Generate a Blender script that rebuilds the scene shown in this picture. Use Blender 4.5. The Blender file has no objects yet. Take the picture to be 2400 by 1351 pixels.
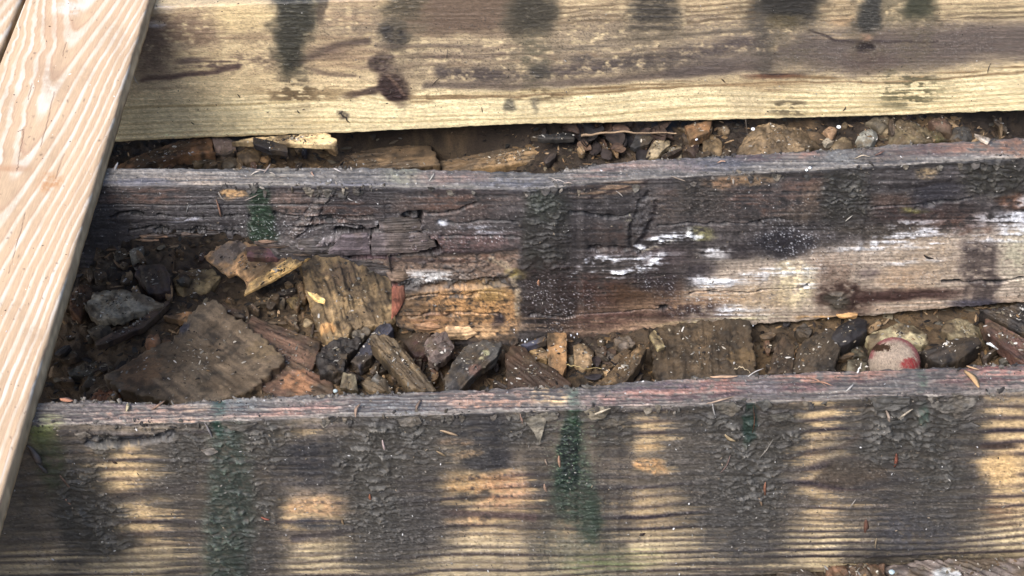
import bpy, math
import numpy as np
from mathutils import Vector, Matrix

rng = np.random.default_rng(7)
scene = bpy.context.scene
COL = scene.collection

# ------------------------------------------------------------------ camera
H = 0.272                                  # height of the joist tops above the rubble
THETA, ROLL, DIST, FPX = math.radians(41.0), math.radians(2.0), 2.06, 4000.0
_U0 = np.array([0, math.sin(THETA), math.cos(THETA)])
_F = np.array([0, math.cos(THETA), -math.sin(THETA)])
_R = math.cos(ROLL) * np.array([1.0, 0, 0]) - math.sin(ROLL) * _U0
_U = math.cos(ROLL) * _U0 + math.sin(ROLL) * np.array([1.0, 0, 0])
CAM = np.array([0, 0, H]) - _F * DIST
cd = bpy.data.cameras.new('camera')
cam = bpy.data.objects.new('camera', cd)
COL.objects.link(cam)
M = Matrix.Identity(4)
for i in range(3):
    M[i][0], M[i][1], M[i][2], M[i][3] = _R[i], _U[i], -_F[i], CAM[i]
cam.matrix_world = M
cd.sensor_width = 36.0
cd.sensor_fit = 'HORIZONTAL'
cd.lens = FPX / 2400 * 36
cd.clip_end = 200
scene.camera = cam

# ------------------------------------------------------------------ sky, sun, exposure
SUN_EL, SUN_AZ = 50.0, 216.0               # overcast: broad weak sun from behind the viewer, a little left
w = bpy.data.worlds.new('World')
scene.world = w
w.use_nodes = True
nt = w.node_tree
sky = nt.nodes.new('ShaderNodeTexSky')
sky.sky_type = 'NISHITA'
sky.sun_disc = False
sky.sun_elevation = math.radians(SUN_EL)
sky.sun_rotation = math.radians(SUN_AZ)
sky.air_density = 0.85
sky.dust_density = 3.0
sky.ozone_density = 0.6
bg = nt.nodes['Background']
bg.inputs[1].default_value = 0.105
nt.links.new(sky.outputs[0], bg.inputs[0])
sl = bpy.data.lights.new('sun', 'SUN')
sl.energy = 1.35
sl.angle = math.radians(38)
sl.color = (1.0, 0.99, 0.98)
so = bpy.data.objects.new('sun', sl)
COL.objects.link(so)
az, el = math.radians(SUN_AZ), math.radians(SUN_EL)
sdir = Vector((math.sin(az) * math.cos(el), math.cos(az) * math.cos(el), math.sin(el)))
so.rotation_euler = sdir.to_track_quat('Z', 'Y').to_euler()
so.location = (0, 0, 4)
vs = scene.view_settings
vs.view_transform = 'Standard'
vs.look = 'None'
vs.gamma = 1.0
vs.use_curve_mapping = False
vs.exposure = 1.6

# ------------------------------------------------------------------ photograph pixel -> ray, plane, and back
def ray(px, py):
    px, py = np.asarray(px, float), np.asarray(py, float)
    return _F + np.multiply.outer((px - 1200) / FPX, _R) + np.multiply.outer((675.5 - py) / FPX, _U)

def on_plane(px, py, n, k):                # point where the ray meets n.p = k
    n = np.asarray(n, float)
    d = ray(px, py)
    s = (k - n @ CAM) / (d @ n)
    return CAM + d * s[..., None]

def on_z(px, py, z=0.0):
    return on_plane(px, py, (0, 0, 1), z)

def project(P):
    q = P - CAM
    dz = q @ _F
    return 1200 + FPX * (q @ _R) / dz, 675.5 - FPX * (q @ _U) / dz

# ------------------------------------------------------------------ noise
def _hash(ix, iy, seed):
    h = (ix.astype(np.int64) * 374761393 + iy.astype(np.int64) * 668265263 + seed * 974634777) & 0xFFFFFFFF
    h = ((h ^ (h >> 13)) * 1274126177) & 0xFFFFFFFF
    return ((h ^ (h >> 16)) & 0xFFFFFF) / float(0x1000000)

def vnoise(x, y, seed=0):
    x0, y0 = np.floor(x), np.floor(y)
    fx, fy = x - x0, y - y0
    fx = fx * fx * fx * (fx * (fx * 6 - 15) + 10)
    fy = fy * fy * fy * (fy * (fy * 6 - 15) + 10)
    a, b = _hash(x0, y0, seed), _hash(x0 + 1, y0, seed)
    c, d = _hash(x0, y0 + 1, seed), _hash(x0 + 1, y0 + 1, seed)
    return (a + (b - a) * fx + (c - a) * fy + (a - b - c + d) * fx * fy) * 2 - 1

def fbm(x, y, o=3, seed=0):
    r = np.zeros(np.broadcast(x, y).shape)
    a, t = 1.0, 0.0
    for i in range(o):
        r += a * vnoise(x * 2 ** i + 17.3 * i, y * 2 ** i - 9.1 * i, seed + i * 31)
        t += a
        a *= 0.55
    return r / t * 1.4

def voronoi(x, y, seed=0):                 # nearest cell: distance, offset to its centre, a random value
    x0, y0 = np.floor(x), np.floor(y)
    best = np.full(x.shape, 9.0)
    bx, by, bi = np.zeros_like(x), np.zeros_like(x), np.zeros_like(x)
    for i in (-1, 0, 1):
        for j in (-1, 0, 1):
            cx, cy = x0 + i, y0 + j
            dx = x - (cx + _hash(cx, cy, seed))
            dy = y - (cy + _hash(cx, cy, seed + 5))
            d = dx * dx + dy * dy
            m = d < best
            best = np.where(m, d, best)
            bx, by = np.where(m, dx, bx), np.where(m, dy, by)
            bi = np.where(m, _hash(cx, cy, seed + 11), bi)
    return np.sqrt(best), bx, by, bi

def ss(a, b, x):
    t = np.clip((x - a) / (b - a + 1e-12), 0, 1)
    return t * t * (3 - 2 * t)

def lin(c):
    c = np.asarray(c, float)
    return np.where(c <= 0.04045, c / 12.92, ((np.maximum(c, 0) + 0.055) / 1.055) ** 2.4)

def albedo(c, k=1.0, g=1.22, m=1.18):
    """photograph colour -> surface colour: damp dark stains are darker than they look under a hazy sky"""
    l = lin(np.clip(c, 0.01, 1))
    y = (l @ np.array([0.3, 0.6, 0.1]))[:, None]
    y2 = y ** g * m
    return np.clip((l * 0.86 + y * np.array([0.13, 0.14, 0.16])) * (y2 / y), 0.004, 0.9) * k

def rgb(*c):
    return np.array(c, float) / 255

# ------------------------------------------------------------------ materials
MATS = {}

def material(name, rough=0.75, scale=(120, 120, 120), contrast=0.35, bump=0.3, bscale=None, bdist=0.001, spec=0.4, gloss_noise=0.15):
    m = bpy.data.materials.new(name)
    m.use_nodes = True
    t = m.node_tree
    N, L = t.nodes, t.links
    b = N['Principled BSDF']
    at = N.new('ShaderNodeAttribute'); at.attribute_name = 'tone'
    tc = N.new('ShaderNodeTexCoord')
    mp = N.new('ShaderNodeMapping'); mp.inputs['Scale'].default_value = scale
    L.new(tc.outputs['Object'], mp.inputs['Vector'])
    n1 = N.new('ShaderNodeTexNoise'); n1.inputs['Scale'].default_value = 1.0
    n1.inputs['Detail'].default_value = 6.0; n1.inputs['Roughness'].default_value = 0.65
    L.new(mp.outputs[0], n1.inputs['Vector'])
    mr = N.new('ShaderNodeMapRange')
    mr.inputs['From Min'].default_value = 0.25; mr.inputs['From Max'].default_value = 0.75
    mr.inputs['To Min'].default_value = 1 - contrast; mr.inputs['To Max'].default_value = 1 + contrast
    L.new(n1.outputs[0], mr.inputs['Value'])
    mx = N.new('ShaderNodeVectorMath'); mx.operation = 'SCALE'
    L.new(at.outputs['Color'], mx.inputs[0]); L.new(mr.outputs[0], mx.inputs['Scale'])
    L.new(mx.outputs[0], b.inputs['Base Color'])
    mp2 = N.new('ShaderNodeMapping'); mp2.inputs['Scale'].default_value = bscale or tuple(s * 2.1 for s in scale)
    L.new(tc.outputs['Object'], mp2.inputs['Vector'])
    n2 = N.new('ShaderNodeTexNoise'); n2.inputs['Scale'].default_value = 1.0; n2.inputs['Detail'].default_value = 5.0
    L.new(mp2.outputs[0], n2.inputs['Vector'])
    bp = N.new('ShaderNodeBump'); bp.inputs['Strength'].default_value = bump; bp.inputs['Distance'].default_value = bdist
    L.new(n2.outputs[0], bp.inputs['Height']); L.new(bp.outputs[0], b.inputs['Normal'])
    r = N.new('ShaderNodeMapRange')
    r.inputs['To Min'].default_value = rough - gloss_noise; r.inputs['To Max'].default_value = min(1, rough + gloss_noise)
    L.new(n1.outputs[0], r.inputs['Value']); L.new(r.outputs[0], b.inputs['Roughness'])
    b.inputs['Specular IOR Level'].default_value = spec
    MATS[name] = m
    return m

material('damp_weathered_wood', 0.52, (110, 900, 900), 0.42, 0.7, (180, 1500, 1500), 0.0009, 0.5)
material('dry_planed_wood', 0.7, (700, 60, 700), 0.16, 0.25, (1300, 110, 1300), 0.0005, 0.15)
material('split_rotten_wood', 0.65, (350, 350, 350), 0.38, 0.6, None, 0.0012, 0.4)
material('rough_stone', 0.68, (260, 260, 420), 0.32, 0.6, None, 0.0012, 0.35)
material('damp_soil', 0.72, (330, 330, 330), 0.45, 0.9, None, 0.002, 0.35)
material('small_bits', 0.7, (900, 900, 900), 0.25, 0.2, None, 0.0005, 0.35)
material('worn_felt', 0.95, (700, 700, 700), 0.3, 0.8, (1400, 1400, 1400), 0.0012, 0.1, 0.04)

# ------------------------------------------------------------------ mesh helpers
def make_mesh(name, V, quads=None, tris=None, tone=None, smooth=True):
    V = np.ascontiguousarray(V, dtype=np.float32)
    me = bpy.data.meshes.new(name)
    nq = 0 if quads is None else len(quads)
    nt_ = 0 if tris is None else len(tris)
    loops = np.concatenate([np.asarray(a, dtype=np.int32).ravel() for a in (quads, tris) if a is not None and len(a)])
    start = np.concatenate([np.arange(nq) * 4, nq * 4 + np.arange(nt_) * 3]).astype(np.int32)
    me.vertices.add(len(V)); me.vertices.foreach_set('co', V.ravel())
    me.loops.add(len(loops)); me.loops.foreach_set('vertex_index', loops)
    me.polygons.add(nq + nt_); me.polygons.foreach_set('loop_start', start)
    me.update(calc_edges=True)
    me.polygons.foreach_set('use_smooth', np.full(nq + nt_, bool(smooth)))
    if tone is not None:
        c = np.ones((len(V), 4), dtype=np.float32)
        c[:, :3] = tone
        a = me.attributes.new('tone', 'FLOAT_COLOR', 'POINT')
        a.data.foreach_set('color', c.ravel())
    me.validate()
    return me

def link(name, me, mat, parent=None, loc=(0, 0, 0)):
    o = bpy.data.objects.new(name, me)
    COL.objects.link(o)
    if me is not None and mat:
        me.materials.append(MATS[mat])
    o.location = loc
    if parent is not None:
        o.parent = parent
    return o

def tag(o, label, cat, group=None, kind=None):
    o['label'] = label
    o['category'] = cat
    if group: o['group'] = group
    if kind: o['kind'] = kind
    return o

def grid_quads(R, C, wrap=False):
    r = np.arange(R if wrap else R - 1)
    c = np.arange(C - 1)
    a = (r[:, None] * C + c[None, :])
    b = (((r + 1) % R)[:, None] * C + c[None, :])
    return np.stack([a, b, b + 1, a + 1], -1).reshape(-1, 4)

# ------------------------------------------------------------------ stain and relief painter for one surface
# Each surface point carries the photograph pixel where it is seen, so that stains can be listed where they lie on the wood.
class Paint:
    def __init__(s, X, Y, base, top=None, seed=0):
        s.X, s.Y = X, Y
        n = X.size
        s.c = np.tile(np.asarray(base, float), (n, 1))
        s.h = np.zeros(n)
        s.top = np.zeros(n, bool) if top is None else top
        s.n1 = fbm(X / 80, Y / 40, 3, seed + 1)
        s.n2 = fbm(X / 16, Y / 9, 3, seed + 2)
        s.n3 = fbm(X / 5.5, Y / 4.2, 2, seed + 12)
        s.st = fbm(X / 170, Y / 4.5, 3, seed + 3)
        s.wx = fbm(X / 45, Y / 30, 3, seed + 4)
        s.wy = fbm(X / 60, Y / 14, 3, seed + 5)
        s.white = np.random.default_rng(seed).random(n)
        # overlapping scales of dried algae crust
        row = (Y + 3 * s.wy) / 13.0 + 1.05 * fbm(X / 34, Y / 30, 2, seed + 6)
        saw = row - np.floor(row)
        brk = np.clip(0.55 + 0.9 * vnoise(X / 22 + 0.5 * np.floor(row), np.floor(row) * 1.7, seed + 7), 0, 1)
        s.scale = saw ** 2.2 * ss(1.0, 0.93, saw) * brk * 1.15
        d2, dx2, dy2, r2 = voronoi((X + 6 * s.wx) / 12 + 0.4 * s.n2, (Y + 4 * s.wy) / 5, seed + 8)
        s.scale2 = np.clip(0.5 + dy2 * 0.8, 0, 1) ** 1.3 * (0.3 + 0.7 * r2)
        ds, _, _, rs = voronoi(X / 5.2 + 0.5 * s.n2, Y / 4.8, seed + 9)
        s.dot = ss(0.08 + 0.30 * rs, 0.02 + 0.2 * rs, ds) * (rs > 0.35) * np.clip(0.75 + 0.9 * s.n2, 0, 1)

    def _sel(s, x0, x1, y0, y1, on):
        m = (s.X > x0) & (s.X < x1) & (s.Y > y0) & (s.Y < y1)
        if on == 'top': m &= s.top
        elif on == 'face': m &= ~s.top
        return np.nonzero(m)[0]

    def _over(s, i, col, al, tex, h):
        for t in tex:
            if t == 'g': al = al * np.clip(0.66 + 1.3 * s.st[i], 0, 1)
            elif t == 'm': al = al * np.clip(0.84 + 0.75 * s.n2[i] + 0.4 * s.n3[i], 0, 1)
            elif t == 'r': al = al * np.clip(0.90 + 0.45 * s.n3[i] + 0.40 * s.n2[i], 0, 1)
            elif t == 'd': al = al * s.dot[i]
            elif t == 'k': al = al * np.clip(0.5 + 1.1 * s.st[i] + 1.1 * s.n2[i], 0, 1)
            elif t == 'q': al = al * np.clip((s.st[i] * 1.1 + s.n2[i] * 0.7) * 3.2 + 0.45, 0, 1)
        c = np.asarray(col, float) / 255
        cc = np.broadcast_to(c, (len(i), 3))
        if 'c' in tex or 'e' in tex:
            sc = s.scale[i] if 'c' in tex else s.scale2[i]
            s.h[i] += al * sc * (0.0040 if 'c' in tex else 0.0014)
            cc = cc * (0.84 + 0.85 * sc[:, None] ** 2)  # scale lips painted lighter, as if catching light
        s.c[i] += (cc - s.c[i]) * np.clip(al, 0, 1)[:, None]
        if h: s.h[i] += h * al

    def blob(s, cx, cy, rx, ry, col, a=1.0, soft=0.35, tex='', ang=0, p=2, on=None, h=0, warp=1.0):
        R = max(rx, ry) * (1.5 + soft) + 20
        i = s._sel(cx - R, cx + R, cy - R, cy + R, on)
        if not len(i): return
        k = warp * min(1.0, 0.35 + min(rx, ry) / 40)
        dx, dy = s.X[i] + 13 * k * s.wx[i] - cx, s.Y[i] + 8 * k * s.wy[i] - cy
        t = math.radians(ang)
        u, v = dx * math.cos(t) + dy * math.sin(t), -dx * math.sin(t) + dy * math.cos(t)
        d = ((np.abs(u) / rx) ** p + (np.abs(v) / ry) ** p) ** (1 / p)
        s._over(i, col, a * (1 - ss(1 - soft, 1 + soft, d)), tex, h)

    def rect(s, x0, x1, y0, y1, col, a=1.0, soft=0.25, tex='', on=None, h=0, warp=1.0):
        s.blob((x0 + x1) / 2, (y0 + y1) / 2, (x1 - x0) / 2, (y1 - y0) / 2, col, a, soft, tex, 0, 4.5, on, h, warp)

    def poly(s, pts, col, a=1.0, soft=6.0, tex='', on=None, h=0, warp=1.0):
        P = np.array(pts, float)
        i = s._sel(P[:, 0].min() - 25, P[:, 0].max() + 25, P[:, 1].min() - 25, P[:, 1].max() + 25, on)
        if not len(i): return
        x, y = s.X[i] + 8 * warp * s.wx[i], s.Y[i] + 5 * warp * s.wy[i]
        ins = np.zeros(len(i), bool)
        dist = np.full(len(i), 1e9)
        Q = np.roll(P, -1, 0)
        for (ax, ay), (bx, by) in zip(P, Q):
            if ay != by:
                cr = ((ay > y) != (by > y)) & (x < (bx - ax) * (y - ay) / (by - ay) + ax)
                ins ^= cr
            L = (bx - ax) ** 2 + (by - ay) ** 2 + 1e-9
            t = np.clip(((x - ax) * (bx - ax) + (y - ay) * (by - ay)) / L, 0, 1)
            dist = np.minimum(dist, np.hypot(x - ax - t * (bx - ax), y - ay - t * (by - ay)))
        sd = np.where(ins, dist, -dist)
        s._over(i, col, a * ss(-soft, soft, sd), tex, h)

    def line(s, pts, wd, col, a=1.0, soft=0.6, tex='', on=None, h=0, warp=0.6):
        P = np.array(pts, float)
        R = wd * 2 + 15
        i = s._sel(P[:, 0].min() - R, P[:, 0].max() + R, P[:, 1].min() - R, P[:, 1].max() + R, on)
        if not len(i): return
        x, y = s.X[i] + 9 * warp * s.wx[i], s.Y[i] + 6 * warp * s.wy[i]
        dist = np.full(len(i), 1e9)
        for (ax, ay), (bx, by) in zip(P[:-1], P[1:]):
            L = (bx - ax) ** 2 + (by - ay) ** 2 + 1e-9
            t = np.clip(((x - ax) * (bx - ax) + (y - ay) * (by - ay)) / L, 0, 1)
            dist = np.minimum(dist, np.hypot(x - ax - t * (bx - ax), y - ay - t * (by - ay)))
        s._over(i, col, a * (1 - ss(wd * (1 - soft), wd * (1 + soft), dist)), tex, h)

    def grime(s, a=0.14, specks=0.35):
        d, _, _, r = voronoi(s.X / 8 + 0.3 * s.n2, s.Y / 6, 77)
        sp = ss(0.32, 0.12, d) * (r > 0.55) * np.clip(0.5 + s.n1 + 0.6 * s.n2, 0, 1)
        s.c *= (1 + a * s.n3 + 0.10 * (s.white - 0.5) - specks * sp)[:, None]
        s.c = np.clip(s.c, 0.01, 1)
        s.h += 0.00022 * s.n3 + 0.0004 * sp

    def rings(s, v, period, col, a=0.5, sharp=2.0, on='face', mask=None, h=0.0):
        ph = v / period + 0.10 * s.n1
        w_ = (0.5 + 0.5 * np.cos(2 * np.pi * ph)) ** sharp * (0.65 + 0.5 * vnoise(np.floor(ph + 0.5), s.X / 500, 3))
        al = a * np.clip(w_, 0, 1)
        if mask is not None: al = al * mask
        if on == 'face': al = al * ~s.top
        elif on == 'top': al = al * s.top
        c = np.asarray(col, float) / 255
        s.c += (c - s.c) * al[:, None]
        s.h += h * al

# ------------------------------------------------------------------ joists
Y2 = float(on_z(1200, 440, H)[1])          # front top edge of the middle joist
Y3 = float(on_z(1200, 964, H)[1])
Y1 = Y2 + 0.475
XD = np.concatenate([np.linspace(-0.98, -0.70, 50)[:-1], np.linspace(-0.70, 0.76, 980), np.linspace(0.76, 0.98, 45)[1:]])

class Joist:
    pass

def build_joist(front, back, lean, bottom, rr, jag, n_face, seed, painter, label, ktop=0.8, kface=1.0, gr=(0.13, 0.30)):
    J = Joist()
    J.lean = lean
    if front is None:                      # top edge out of the picture: straight, one timber thickness deep
        yf = np.full_like(XD, back)
        yb = yf + 0.037
    else:
        pf = on_z([p[0] for p in front], [p[1] for p in front], H)
        pb = on_z([p[0] for p in back], [p[1] for p in back], H)
        yf = np.interp(XD, pf[:, 0], pf[:, 1]) + 0.0014 * fbm(XD * 60, XD * 0, 4, seed)
        yb = np.interp(XD, pb[:, 0], pb[:, 1]) + 0.0022 * fbm(XD * 90, XD * 0 + 4, 4, seed)
    ym = float(np.mean(yf))
    # bottom edge: rays onto the (leaning) front plane y = ym + lean*(z-H)
    bp = on_plane([p[0] for p in bottom], [p[1] for p in bottom], (0, 1, -lean), ym - lean * H)
    zb = np.interp(XD, bp[:, 0], bp[:, 2])
    ja = np.interp(XD, bp[:, 0], jag) if not np.isscalar(jag) else np.full_like(XD, jag)
    zb = zb + ja * (fbm(XD * 130, XD * 0, 4, seed + 2) + 0.6 * np.floor(2 * fbm(XD * 55, XD * 0 + 7, 2, seed + 3)))
    nT, nC = 30, 9
    Ys, Zs, Ns, top = [], [], [], []
    for t in np.linspace(0, 1, nT):
        Ys.append(yb + (yf + rr - yb) * t)
        Zs.append(np.full_like(XD, H) - 0.002 * (1 - t) ** 8)
        Ns.append((0, 0, 1.0)); top.append(True)
    for a in np.linspace(0, math.pi / 2, nC + 1)[1:]:
        Ys.append(yf + rr - rr * math.sin(a)); Zs.append(np.full_like(XD, H - rr + rr * math.cos(a)))
        Ns.append((0, -math.sin(a), math.cos(a))); top.append(a < 0.9)
    for t in np.linspace(0, 1, n_face + 1)[1:]:
        z = (H - rr) + (zb - (H - rr)) * t
        Ys.append(yf + lean * (z - H + rr)); Zs.append(z)
        Ns.append((0, -1.0, 0)); top.append(False)
    nS = len(Ys)
    Ys, Zs = np.array(Ys), np.array(Zs)
    X = np.broadcast_to(XD, Ys.shape)
    P = np.stack([X, Ys, Zs], -1)
    Nn = np.repeat(np.array(Ns)[:, None, :], len(XD), 1)
    px, py = project(P.reshape(-1, 3))
    pt = Paint(px, py, (0.3, 0.3, 0.3), np.repeat(np.array(top), len(XD)), seed)
    painter(pt)
    pt.grime(*gr)
    h = pt.h.reshape(Ys.shape).copy()
    h[0] *= 0.3
    edge = np.clip((np.arange(nS)[::-1] / 3.0), 0, 1)[:, None]
    h = np.where(h < -0.001, h, h * edge)
    D = P + Nn * h[..., None]
    tone = albedo(pt.c) * np.where(pt.top, ktop, kface)[:, None]
    # underside and back, coarse rows
    rows = [D]
    dy0 = D[-1, :, 1]
    ybb = yb + lean * (zb - H)
    for f in (0.35, 0.75, 1.0):
        r = np.stack([XD, dy0 + (ybb - dy0) * f, zb + 0.0015 * fbm(XD * 200, XD * 0 + f * 9, 2, seed + 4)], -1)
        rows.append(r[None])
    for f in (0.33, 0.66, 0.97):
        z = zb + (H - zb) * f
        rows.append(np.stack([XD, yb + lean * (z - H), z], -1)[None])
    A = np.concatenate(rows, 0)
    R, C = A.shape[:2]
    extra = np.tile(lin(rgb(70, 55, 44)), ((R - nS) * C, 1)) * (0.8 + 0.4 * rng.random(((R - nS) * C, 1)))
    tone = np.concatenate([tone, extra])
    q = grid_quads(R, C, wrap=True)
    V = A.reshape(-1, 3)
    # end caps
    nV = len(V)
    caps, t3 = [], []
    for ci in (0, C - 1):
        caps.append(A[:, ci].mean(0))
        k = nV + len(caps) - 1
        ring = np.arange(R) * C + ci
        nx = np.roll(ring, -1)
        t3.append(np.stack([nx, ring, np.full(R, k)] if ci == 0 else [ring, nx, np.full(R, k)], -1))
    V = np.concatenate([V, caps])
    tone = np.concatenate([tone, np.tile(lin(rgb(120, 95, 65)), (2, 1))])
    base = np.array([0.0, ym + 0.018, float(zb.min())])
    root = link('floor_joist', None, None, None, tuple(base))
    tag(root, label, 'joist', 'weathered floor joists')
    me = make_mesh('timber', V - base, q, np.concatenate(t3), tone)
    link('timber', me, 'damp_weathered_wood', root)
    J.root, J.base, J.D, J.N, J.px, J.py = root, base, D, Nn, px.reshape(Ys.shape), py.reshape(Ys.shape)
    J.nT, J.top, J.tone = nT, pt.top.reshape(Ys.shape), tone[:nS * C].reshape(nS, C, 3)
    J.crusty = pt.h.reshape(Ys.shape)
    return J

def surf(J, x, y):                          # surface point and normal of a joist at a photograph pixel
    d = (J.px - x) ** 2 + (J.py - y) ** 2
    k = np.unravel_index(np.argmin(d), d.shape)
    return J.D[k].copy(), J.N[k].copy()

# ---- farthest joist: pale sapwood with grey-brown stains
def paint1(p):
    X, Y = p.X, p.Y
    v = Y + 0.034 * (X - 1200)
    p.c[:] = rgb(222, 196, 142)
    p.c += ((rgb(232, 214, 162)) - p.c) * (0.9 * ss(185, 235, v + 12 * p.n1))[:, None]
    p.c *= (1 + 0.07 * p.n1 + 0.05 * p.n2)[:, None]
    vv = v + 10 * fbm(X / 420, v / 120, 2, 55)
    vv = vv - 34 * np.exp(-((X - 925) / 85) ** 2) * np.exp(-((v - 215) / 45) ** 2)
    vv = vv - 22 * np.exp(-((X - 2030) / 130) ** 2) * np.exp(-((v - 190) / 60) ** 2)
    p.rings(vv, 12.5, (160, 132, 76), 0.55, 1.6, mask=ss(185, 225, v), h=0.00025)
    p.rings(vv, 5.3, (170, 140, 86), 0.22, 1.2, mask=ss(185, 225, v))
    p.rings(vv * 1.0 + 8 * p.n1, 19, (118, 96, 76), 0.75, 1.8, mask=ss(205, 150, v) * ss(80, 110, v), h=0.0002)
    p.rings(vv, 10.5, (140, 112, 70), 0.45, 1.5, mask=ss(100, 70, v), h=0.0003)
    B, L, K, Pg = p.blob, p.line, p.rect, p.poly
    # brown weathering
    K(330, 2460, -120, 105, (156, 130, 94), .6, .5, 'm', warp=2.5)
    for a in ((500, 70, 150, 30), (1090, 40, 160, 50), (1420, 70, 120, 40), (1700, 60, 150, 30), (2250, 95, 220, 40), (830, 60, 90, 50), (1950, 120, 160, 30)):
        B(a[0], a[1], a[2], a[3], (122, 106, 88), .6, .8, 'm', warp=2.0)
    B(560, 130, 260, 60, (170, 144, 100), .5, .6, 'm')
    B(420, 70, 95, 45, (128, 102, 80), .75, .6, 'm'); B(350, 115, 45, 70, (112, 90, 74), .7, .6, 'm')
    B(570, 45, 85, 34, (216, 186, 122), .6, .6); B(370, 18, 40, 9, (176, 168, 172), .55, .6, 'g'); B(365, 57, 22, 7, (190, 185, 185), .6, .5, 'm')
    K(760, 870, -20, 70, (165, 132, 96), .5, .5, 'g'); K(940, 1200, -60, 78, (116, 94, 74), .95, .25, '')
    B(800, 135, 70, 32, (158, 128, 92), .6, .7)
    K(880, 1000, -30, 45, (150, 120, 78), .5, .5, 'g')
    B(600, 88, 260, 8, (140, 112, 82), .6, .7, 'g'); B(460, 108, 60, 7, (148, 130, 104), .7, .5, 'g')
    B(540, 152, 100, 18, (100, 80, 72), .85, .85, 'k', -6); B(445, 143, 34, 8, (94, 76, 72), .7, .7)
    L([(330, 187), (400, 183), (470, 172), (560, 160)], 6, (92, 70, 66), .8, .8); B(350, 170, 60, 30, (140, 116, 92), .55, .7)
    L([(690, 150), (740, 128), (800, 106), (860, 96)], 8, (84, 68, 60), .8, .8); B(775, 122, 45, 16, (120, 98, 80), .6, .7)
    L([(720, 160), (770, 172), (830, 180)], 5, (100, 82, 70), .6, .8)
    # knots and their dark halos
    B(925, 80, 38, 32, (62, 58, 56), .93, .4, 'e'); B(893, 146, 30, 21, (70, 54, 52), .95, .35, 'e'); B(915, 172, 30, 18, (96, 78, 74), .7, .6)
    B(922, 206, 46, 31, (66, 48, 46), .98, .25, 'e', 40); B(860, 216, 55, 9, (84, 66, 60), .9, .5, '', -10); B(965, 195, 25, 40, (150, 130, 100), .5, .6)
    B(982, 238, 28, 26, (146, 116, 72), .65, .5, 'g'); L([(905, 178), (930, 200), (945, 225)], 4, (120, 92, 74), .7, .6)
    # middle dirty zone
    B(1150, 150, 260, 48, (150, 130, 102), .8, .6, 'm'); B(1750, 125, 520, 66, (148, 130, 104), .8, .5, 'm')
    L([(880, 106), (1000, 108), (1130, 109)], 4, (108, 92, 78), .6, .8); L([(960, 136), (1060, 133), (1180, 128)], 4, (104, 86, 76), .7, .8, 'g')
    L([(1030, 172), (1120, 176), (1250, 176), (1400, 160), (1560, 132), (1700, 112), (1800, 98)], 15, (88, 77, 74), .85, .8, 'm')
    L([(1000, 200), (1200, 203), (1400, 190), (1600, 172), (1800, 158)], 9, (96, 82, 76), .75, .8)
    L([(1300, 118), (1500, 100), (1650, 80), (1790, 62)], 5, (112, 100, 84), .7, .8, 'g'); L([(1400, 96), (1560, 84), (1750, 72)], 3, (110, 96, 78), .6, .8)
    B(1140, 178, 48, 22, (98, 86, 78), .75, .5, 'm'); B(1372, 138, 34, 10, (96, 86, 80), .8, .6, 'm'); B(1560, 152, 120, 22, (92, 82, 74), .7, .6, 'm')
    Pg([(1560, 150), (1800, 118), (1900, 70), (2050, 66), (2200, 62), (2450, 50), (2450, 140), (2300, 140), (2150, 160), (1990, 168), (1850, 150), (1700, 168), (1560, 185)], (100, 88, 82), .85, 22, '')
    for y0, dy in ((88, 0), (104, 3), (122, 6), (140, 4)):
        L([(1880, y0 + 6), (2050, y0 + dy), (2200, y0 - 8), (2420, y0 - 22)], 4, (122, 104, 92), .5, .9, 'g')
    B(1960, 80, 60, 13, (186, 160, 118), .8, .5, 'g'); B(1990, 52, 45, 12, (176, 140, 96), .7, .6)
    L([(1900, 70), (1960, 96), (2060, 98), (2200, 98)], 3, (66, 54, 54), .8, .8)
    B(1735, 98, 50, 9, (70, 60, 66), .8, .7, 'g'); B(1815, 108, 14, 16, (196, 168, 116), .8, .5)
    B(2025, 112, 19, 14, (48, 38, 40), 1, .4, h=-.001); B(2030, 88, 16, 8, (170, 130, 96), .7, .6); B(2036, 150, 60, 22, (92, 74, 68), .5, .7)
    # damp drip bands between the old boards
    for x0, x1, y1 in ((640, 745, 260), (895, 1000, 150), (1185, 1305, 200), (1470, 1600, 130), (1765, 1925, 170), (1985, 2075, 150), (2105, 2205, 160)):
        K(x0, x1, -120, y1, (126, 110, 84), .55, .7, 'k', warp=2.0)
        K(x0 + 15, x1 - 15, -120, y1 * .7, (100, 90, 70), .5, .8, 'm', warp=2.0)
    Pg([(640, -20), (742, -20), (735, 70), (722, 118), (705, 172), (668, 176), (652, 100)], (66, 64, 52), .9, 20, 'e', warp=2.0)
    Pg([(655, 175), (715, 175), (730, 235), (660, 240)], (112, 100, 76), .75, 12, 'k')
    K(740, 762, -20, 55, (88, 74, 60), .75, .5, 'm')
    K(1188, 1300, -20, 78, (80, 72, 58), .85, .5, '', warp=1.6)
    K(1195, 1295, -20, 70, (74, 68, 54), .6, .4, 'e'); K(1225, 1285, 80, 205, (118, 110, 84), .6, .5, 'k'); B(1265, 168, 26, 20, (84, 80, 72), .7, .5, 'e')
    B(1196, 246, 12, 14, (110, 104, 88), .8, .5, 'e'); B(1262, 226, 60, 15, (112, 92, 60), .75, .6, 'k'); B(1258, 246, 10, 18, (120, 112, 92), .7, .6, 'm'); B(1160, 226, 90, 5, (140, 108, 70), .5, .7, 'g')
    K(1476, 1590, -30, 62, (76, 70, 62), .85, .6, 'g', warp=1.6)
    K(1480, 1585, -30, 55, (70, 64, 56), .6, .5, 'e'); K(900, 985, -20, 40, (96, 86, 66), .7, .4, 'e')
    K(1770, 1918, -40, 52, (62, 58, 51), .9, .5, '', warp=1.6)
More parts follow.
